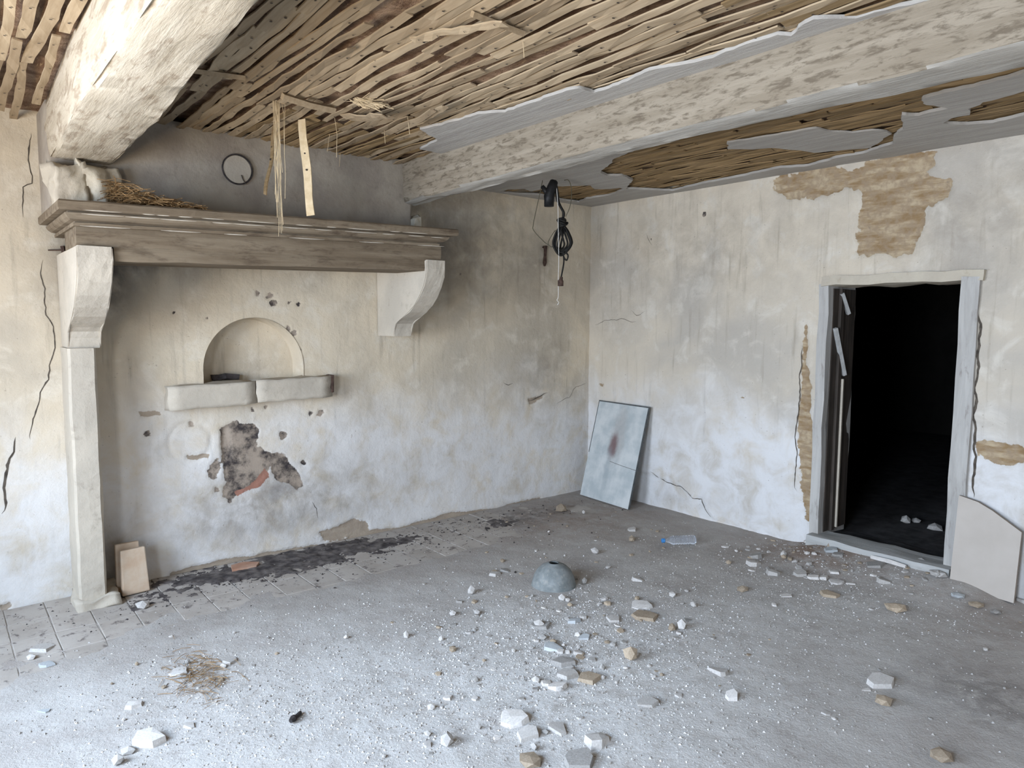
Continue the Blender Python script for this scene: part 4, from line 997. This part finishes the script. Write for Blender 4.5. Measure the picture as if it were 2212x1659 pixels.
BIG = [ # px, py, width px, mesh, material, label, turn
 (1898, 1473, 52, SM[0], 'shard', 'large smooth white plaster piece alone on the grey floor', RV, 1.5),
 (318, 1596, 54, SM[3], 'shard', 'oval pale plaster piece with smaller white chips beside it', RV + .3, 1.0),
 (277, 1618, 24, LMp[0], 'shard', 'small white lump next to the oval plaster piece', None, 1.0),
 (92, 1392, 38, SM[1], 'shard', 'slim pale plaster flake lying on the bare tiles near the pillar', RV + .4, .6),
 (100, 1428, 30, SM[2], 'shard_blue', 'bluish plaster flake among crumbs on the bare tiles', RV, .8),
 (68, 1414, 16, LMp[1], 'shard', 'white crumb beside the flakes on the bare tiles', None, 1),
 (1108, 1560, 58, SM[4], 'shard', 'broad cream plaster shard with a rough front edge, on the pale dust', RV + .1, 1.2),
 (1140, 1592, 44, SM[5], 'shard', 'grey-white wedge of plaster between two broader shards', RV + .5, 1.3),
 (1206, 1580, 42, SM[6], 'shard', 'three-cornered plaster shard standing proud of the dust', RV - .4, 1.2),
 (1288, 1605, 50, SM[7], 'shard', 'hollow-backed plaster shard with a ragged underside', RV + .2, 1.3),
 (966, 1608, 28, LMp[2], 'shard', 'rounded cream lump on gritty white dust', None, 1.2),
 (1074, 1596, 18, SM[8], 'shard', 'small pointed white chip in front of the broad cream shard', None, 1.4),
 (1250, 1650, 56, SM[9], 'shard_grey', 'flat grey plaster slab lying by the ragged shards', RV, .8),
 (1144, 1650, 40, LMp[3], 'shard_tan', 'low tan mortar lump sunk in the dust', None, .6),
 (1165, 1352, 42, SM[10], 'shard_grey', 'square dusty grey slab at the back of the rubble heap', RV, 1.0),
 (1218, 1436, 50, SM[11], 'shard_grey', 'long grey slab tilted over in the rubble heap', RV - .5, 1.1),
 (1225, 1462, 44, SM[12], 'shard_grey', 'dark grey slab lying under white flakes in the rubble heap', RV - .3, 1.0),
 (1205, 1490, 40, SM[13], 'shard', 'curled white flake at the front of the rubble heap', RV, 1.2),
 (1180, 1482, 28, SM[2], 'shard', 'thin hooked white flake at the front of the rubble heap', RV + .9, 1.0),
 (1272, 1470, 44, SM[1], 'shard_tan', 'long crumbling mortar piece beside the rubble heap', RV + 1.3, 1.0),
 (1360, 1427, 24, LMp[4], 'shard_tan', 'tan mortar lump standing alone right of the rubble heap', None, 1.4),
 (1262, 1380, 24, SM[5], 'shard_blue', 'bluish square chip on top of the rubble heap', RV, 1.0),
 (1250, 1416, 20, SM[6], 'shard', 'small white pointed flake sticking up in the rubble heap', None, 1.8),
 (1192, 1404, 40, SM[3], 'shard_blue', 'long bluish flake across the rubble heap', RV, .7),
 (1395, 1522, 44, SM[0], 'shard_grey', 'dusty slab with a dark gap below its edge', RV - .2, 1.0),
 (1552, 1452, 40, SM[8], 'shard', 'plaster slab half buried with a dark hollow behind it', RV - .8, 1.2),
 (1580, 1510, 24, SM[9], 'shard', 'pale chip near the half buried slab', RV, 1.3),
 (1384, 1308, 44, SM[4], 'shard', 'white bar of plaster behind the rubble heap', RV - .1, .8),
 (1390, 1332, 54, SM[10], 'shard_tan', 'tan mortar slab behind the rubble heap', RV - .1, .8),
 (1240, 1345, 28, SM[11], 'shard_blue', 'upright bluish chip at the back of the rubble heap', RV, 1.4),
 (1325, 1340, 34, SM[12], 'shard', 'thin white splinter of plaster behind the rubble heap', RV + .5, .7),
 (1472, 1358, 18, LMp[5], 'shard', 'white cube-like crumb beside tan crumbs', None, 1.3),
 (1452, 1360, 18, LMp[6], 'shard_tan', 'tan crumb beside the white one', None, 1.2),
 (1378, 1250, 24, SM[6], 'shard', 'folded white flake on the floor between the lampshade and the bottle', RV, 1.5),
 (1627, 1215, 30, SM[7], 'shard', 'bright white flake of the small stack on the brown dust', RV, 1.0),
 (1634, 1200, 30, SM[13], 'shard_grey', 'grey flake leaning behind the bright white one', RV + .3, 1.3),
 (1625, 1228, 18, SM[2], 'shard', 'small white flake in front of the little stack', RV, .6),
 (1668, 1237, 26, SM[3], 'shard', 'cracked white flake right of the little stack', RV, 1.1),
 (1794, 1205, 26, SM[5], 'shard_blue', 'bluish plaster piece below the end of the sill', RV, 1.2),
 (1808, 1212, 24, SM[0], 'shard_grey', 'grey plaster piece below the end of the sill', RV, 1.2),
 (1728, 1238, 26, SM[9], 'shard_grey', 'grey flat flake in the row of chips below the sill', RV, .8),
 (1755, 1245, 24, SM[10], 'shard', 'pointed white chip in the row below the sill', RV, 1.3),
 (1778, 1246, 22, SM[12], 'shard', 'short white chip in the row below the sill', RV, 1.2),
 (1806, 1254, 28, SM[4], 'shard', 'long white chip at the front of the row below the sill', RV, .9),
 (1838, 1258, 20, SM[8], 'shard', 'narrow white chip at the end of the row below the sill', RV, .7),
 (1802, 1237, 20, SM[1], 'shard', 'narrow bright chip behind the row below the sill', RV, .8),
 (1910, 1261, 24, SM[6], 'shard', 'upright white chip casting a dark shadow before the sill', RV, 1.6),
 (1887, 1249, 16, SM[2], 'shard', 'small pale crumb before the sill', RV, 1),
 (1890, 1234, 40, SM[11], 'shard_grey', 'flat grey-green slab under the white stick', RV, .6),
 (1750, 1178, 24, SM[13], 'shard', 'white chip at the foot of the broken door jamb plaster', RV, 1.2),
 (1795, 1190, 42, SM[7], 'shard_tan', 'tan stone at the foot of the door jamb', RV, 1.0),
 (1790, 1282, 34, SM[3], 'shard_tan', 'flat tan shard with a dark hole beside it before the sill', RV, .6),
 (1698, 1284, 24, SM[5], 'shard', 'thin white flake on the streaky dust before the sill', RV, .4),
 (1935, 1314, 34, LMp[7], 'shard_tan', 'pair of tan mortar crumbs on the bare floor', RV, .8),
 (1604, 1273, 22, LMp[0], 'shard_tan', 'tan crumb on the dust behind the white one', RV, 1.0),
 (2030, 1636, 38, LMp[2], 'shard_tan', 'cream stone with a shadow on the floor far from the heap', RV, .8),
 (1908, 1520, 26, LMp[3], 'shard_tan', 'tan lump in front of the large smooth white piece', None, 1.0),
 (1872, 1487, 18, SM[8], 'shard', 'thin chip beside the large smooth white piece', RV, .5),
 (307, 1306, 20, LMp[4], 'shard', 'cream pebble in front of the standing clay tiles', None, .9),
 (1068, 1240, 26, SM[12], 'shard', 'folded white flake in the small cluster left of the lampshade', RV, 1.1),
 (1092, 1232, 22, SM[6], 'shard_grey', 'grey flake in the small cluster left of the lampshade', RV, 1.0),
 (1018, 1280, 16, LMp[5], 'shard', 'round white pebble left of the lampshade', None, 1.3),
 (878, 1373, 14, LMp[6], 'shard', 'small bright pebble with a crisp shadow on the plain dust', None, 1.5),
 (1030, 1325, 14, LMp[1], 'shard', 'white pebble at the rim of the white grit', None, 1.4),
 (1285, 1193, 16, LMp[2], 'shard', 'cream pebble on the brown dust below the leaning panel', None, 1.3),
 (1365, 1143, 18, SM[9], 'shard', 'pale flake on the brown dust near the leaning panel', RV, .9),
 (1365, 1166, 12, LMp[3], 'shard_tan', 'tan crumb on the brown dust near the bottle', None, 1.3),
 (1212, 1100, 22, LMp[4], 'shard_tan', 'tan mortar lump near the foot of the fireplace wall corner', None, 1.0),
 (1568, 1177, 18, SM[13], 'shard', 'pale flake right of the bottle', RV, .7),
 (497, 1424, 26, SM[1], 'shard', 'pale flake at the edge of the straw-coloured patch', RV, .8),
 (385, 1448, 34, SM[4], 'shard', 'pale flake on the near side of the straw-coloured patch', RV, .8),
 (410, 1564, 22, SM[6], 'shard', 'white flake with a dark shadow behind the oval piece', RV, 1.3),
 (290, 1518, 28, SM[7], 'shard', 'cream flake alone on the grey dust', RV, 1.0),
 (96, 1530, 20, SM[8], 'shard_blue', 'bluish chip alone on the grey dust', RV, .8),
 (255, 1642, 20, LMp[5], 'shard', 'white crumb at the near edge of the grey dust', None, 1.0),
 (1785, 1540, 22, SM[2], 'shard', 'thin pale chip lying on the streaky grey floor', RV, .6)]
for (px, py, wp, me_, mt, lb, rz, zs) in BIG:
    place_shard('plaster_shard' if 'tan' not in mt else 'mortar_lump', me_, mt, px, py, wp, lb, rz=rz, zs=zs)
# stones inside the passage
for px, py, wp in ((2018, 1145, 26), (1957, 1130, 18), (1978, 1128, 14)):
    p = onZ(px, py, .06); o = place_shard('plaster_shard', random.choice(LMp), 'shard_grey', px, py, .11 if wp > 20 else .07, {26: 'pale stone on the dark floor beyond the door sill', 18: 'grey stone deeper in the dark beyond the door sill', 14: 'small stone in the dark beyond the door sill'}[wp], world=(p[0], p[1], .06)); o.location.z = .06
# scattered chips, alike but for their place
KN = {'shard': ('plaster_chip', 'small white plaster chip'), 'shard_grey': ('plaster_chip', 'small grey plaster chip'), 'shard_tan': ('mortar_crumb', 'small tan mortar crumb'), 'charcoal': ('charcoal_crumb', 'small black charcoal crumb')}
cm = {}
def scatter(count, fn, mats, s0, s1, where, ok=None):
    for _ in range(count):
        x, y = fn()
        if not (-5.2 < x < -.06 and -4.2 < y < -.06) or np.hypot(x + 2.0, y + 1.62) < .19 or (x < -3.8 and y > -.35) or (abs(x + .63) < .2 and abs(y + 1.56) < .14): continue
        if x > -.3 and y > -.85 or np.hypot(x - onZ(1990, 1240, .02)[0], y - onZ(1990, 1240, .02)[1]) < .08 or (x > -.2 and y < -3.1): continue
        mt = random.choice(mats); k = random.randrange(22); key = (mt, k)
        if key not in cm: m_ = (SM + LMp)[k].copy(); m_.materials.append(MAT[mt]); cm[key] = m_
        o = bpy.data.objects.new(KN[mt][0], cm[key]); COL.objects.link(o); s = random.uniform(s0, s1) * random.uniform(.7, 1.1)
        o.location = (x, y, zf(x, y)); o.scale = (s, s, s * random.uniform(.7, 1.5)); o.rotation_euler = (random.uniform(-.15, .15), random.uniform(-.15, .15), random.uniform(0, 6.28))
        lb = KN[mt][1] + ' ' + where; tag(o, lb, 'rubble', lb + 's' * 0)
G = random.gauss
scatter(125, lambda: (G(-2.35, .42), G(-2.1, .36)), ['shard', 'shard', 'shard_grey', 'shard_tan'], .016, .05, 'in the rubble heap in the middle of the floor')
scatter(40, lambda: (G(-2.9, .5), G(-2.55, .25)), ['shard', 'shard', 'shard_grey'], .012, .034, 'on the pale dust in front of the rubble heap')
scatter(75, lambda: (-abs(G(.12, .28)) - .05, random.uniform(-3.1, -1.9)), ['shard', 'shard', 'shard_grey', 'shard_tan'], .016, .045, 'strewn before the door sill')
scatter(30, lambda: (random.uniform(-1.9, -.4), random.uniform(-1.6, -.3)), ['shard', 'shard_tan', 'shard_tan'], .012, .032, 'on the brown dust near the room corner')
scatter(34, lambda: (G(-4.0, .22), G(-1.45, .22)), ['shard', 'shard', 'shard_grey', 'shard_tan'], .010, .03, 'around the trampled straw patch')
scatter(30, lambda: (random.uniform(-4.6, -2.0), random.uniform(-2.8, -.6)), ['shard', 'shard_grey'], .008, .02, 'lying singly on the smooth dust')
scatter(45, lambda: (random.uniform(-4.5, -1.2), -abs(G(.1, .3)) - .1), ['charcoal'], .008, .020, 'on the floor along the fireplace')
scatter(20, lambda: (random.uniform(-2.2, -.3), random.uniform(-3.9, -2.4)), ['shard', 'shard_tan', 'shard_grey'], .010, .028, 'on the streaky floor in front of the doorway')

# uncountable grit on the floor
def grit(name, count, fn, size, mat, label):
    x, y = fn(count); k = (x > -5.3) & (x < -.03) & (y < -.03) & (y > -4.4) & ~((x < -3.98) & (x > -4.26) & (y > -.34)) & (np.hypot(x + 2.0, y + 1.62) > .15)
    x, y = x[k], y[k]; m = len(x); z = np.maximum(dust_depth(x, y), 0)
    r = size * (.35 + RNG.pareto(3.0, m).clip(0, 2.2)); base = np.array([(1, 0, 0), (-.5, .87, 0), (-.5, -.87, 0), (.1, .05, .9)])
    a = RNG.uniform(0, 6.28, m); ca, sa = np.cos(a), np.sin(a)
    V = np.empty((m, 4, 3)); asp = RNG.uniform(.6, 1.4, m); hz = RNG.uniform(.5, 1.3, m)
    for i, b in enumerate(base):
        bx, by = b[0] * asp, b[1]; V[:, i, 0] = x + r * (bx * ca - by * sa); V[:, i, 1] = y + r * (bx * sa + by * ca); V[:, i, 2] = z + r * b[2] * hz - .0006
    o4 = np.arange(m)[:, None] * 4; Fa = np.concatenate([o4 + np.array(t) for t in ((0, 1, 3), (1, 2, 3), (2, 0, 3))])
    me = bpy.data.meshes.new(name); me.from_pydata(V.reshape(-1, 3).tolist(), [], Fa.tolist()); me.update()
    o = link(name, me, mat, floor); o['label'] = label; o['kind'] = 'stuff'; return o
def mixg(spec):
    def f(n):
        xs, ys = [], []
        for w, mx, sx, my, sy in spec: k = int(n * w); xs.append(RNG.normal(mx, sx, k)); ys.append(RNG.normal(my, sy, k))
        return np.concatenate(xs), np.concatenate(ys)
    return f
grit('white_grit', 42000, mixg([(.5, -2.8, .75, -2.45, .5), (.2, -3.8, .5, -1.9, .45), (.15, -.6, .5, -2.7, .5), (.15, -2.4, .4, -2.1, .35)]), .0028, MAT['grit'], 'fine white plaster grit spread over the middle of the floor')
grit('grey_grit', 32000, mixg([(.6, -2.6, 1.0, -2.4, .7), (.2, -3.9, .5, -1.6, .5), (.2, -1.0, .7, -2.2, .9)]), .0031, MAT['grit_dark'], 'grey gravelly grit spread over the dusty floor')
grit('dark_ash', 3500, mixg([(.6, -3.2, .6, -.22, .17), (.3, -2.2, .8, -.35, .22), (.1, -1.2, .5, -.4, .25)]), .0045, MAT['charcoal'], 'black ash and charcoal crumbs along the fireplace wall')
def hay(i):
    c = onZ(430 + random.gauss(0, 32), 1465 + random.gauss(0, 26)); a = random.uniform(0, 6.28); L = random.uniform(.02, .05)
    z = zf(c[0], c[1]) + .004; return [(c[0] - math.cos(a) * L, c[1] - math.sin(a) * L, z), (c[0], c[1], z + random.uniform(0, .012)), (c[0] + math.cos(a) * L, c[1] + math.sin(a) * L, z)]
o = from_bm('trampled_straw', straws(160, hay, .0011), MAT['straw_dark'], floor); o['kind'] = 'stuff'
# mortar bank of rubble lumps under the sill is part of the dust surface; a few bigger stones bed in it
for k, (px, py, wp) in enumerate(((2108, 1310, 26), (2068, 1296, 24), (2150, 1322, 18), (2025, 1262, 26), (1990, 1240, 24))):
    place_shard('mortar_lump', LMp[k], ['shard_tan', 'shard_blue', 'shard_grey', 'shard', 'shard_grey'][k], px, py, wp, ['tan stone at the foot of the cream board', 'bluish flake in front of the cream board', 'small grey stone in front of the bottom corner of the cream board', 'white lump between the sill and the cream board', 'grey lump close under the door sill'][k], rz=RV, zs=.7)
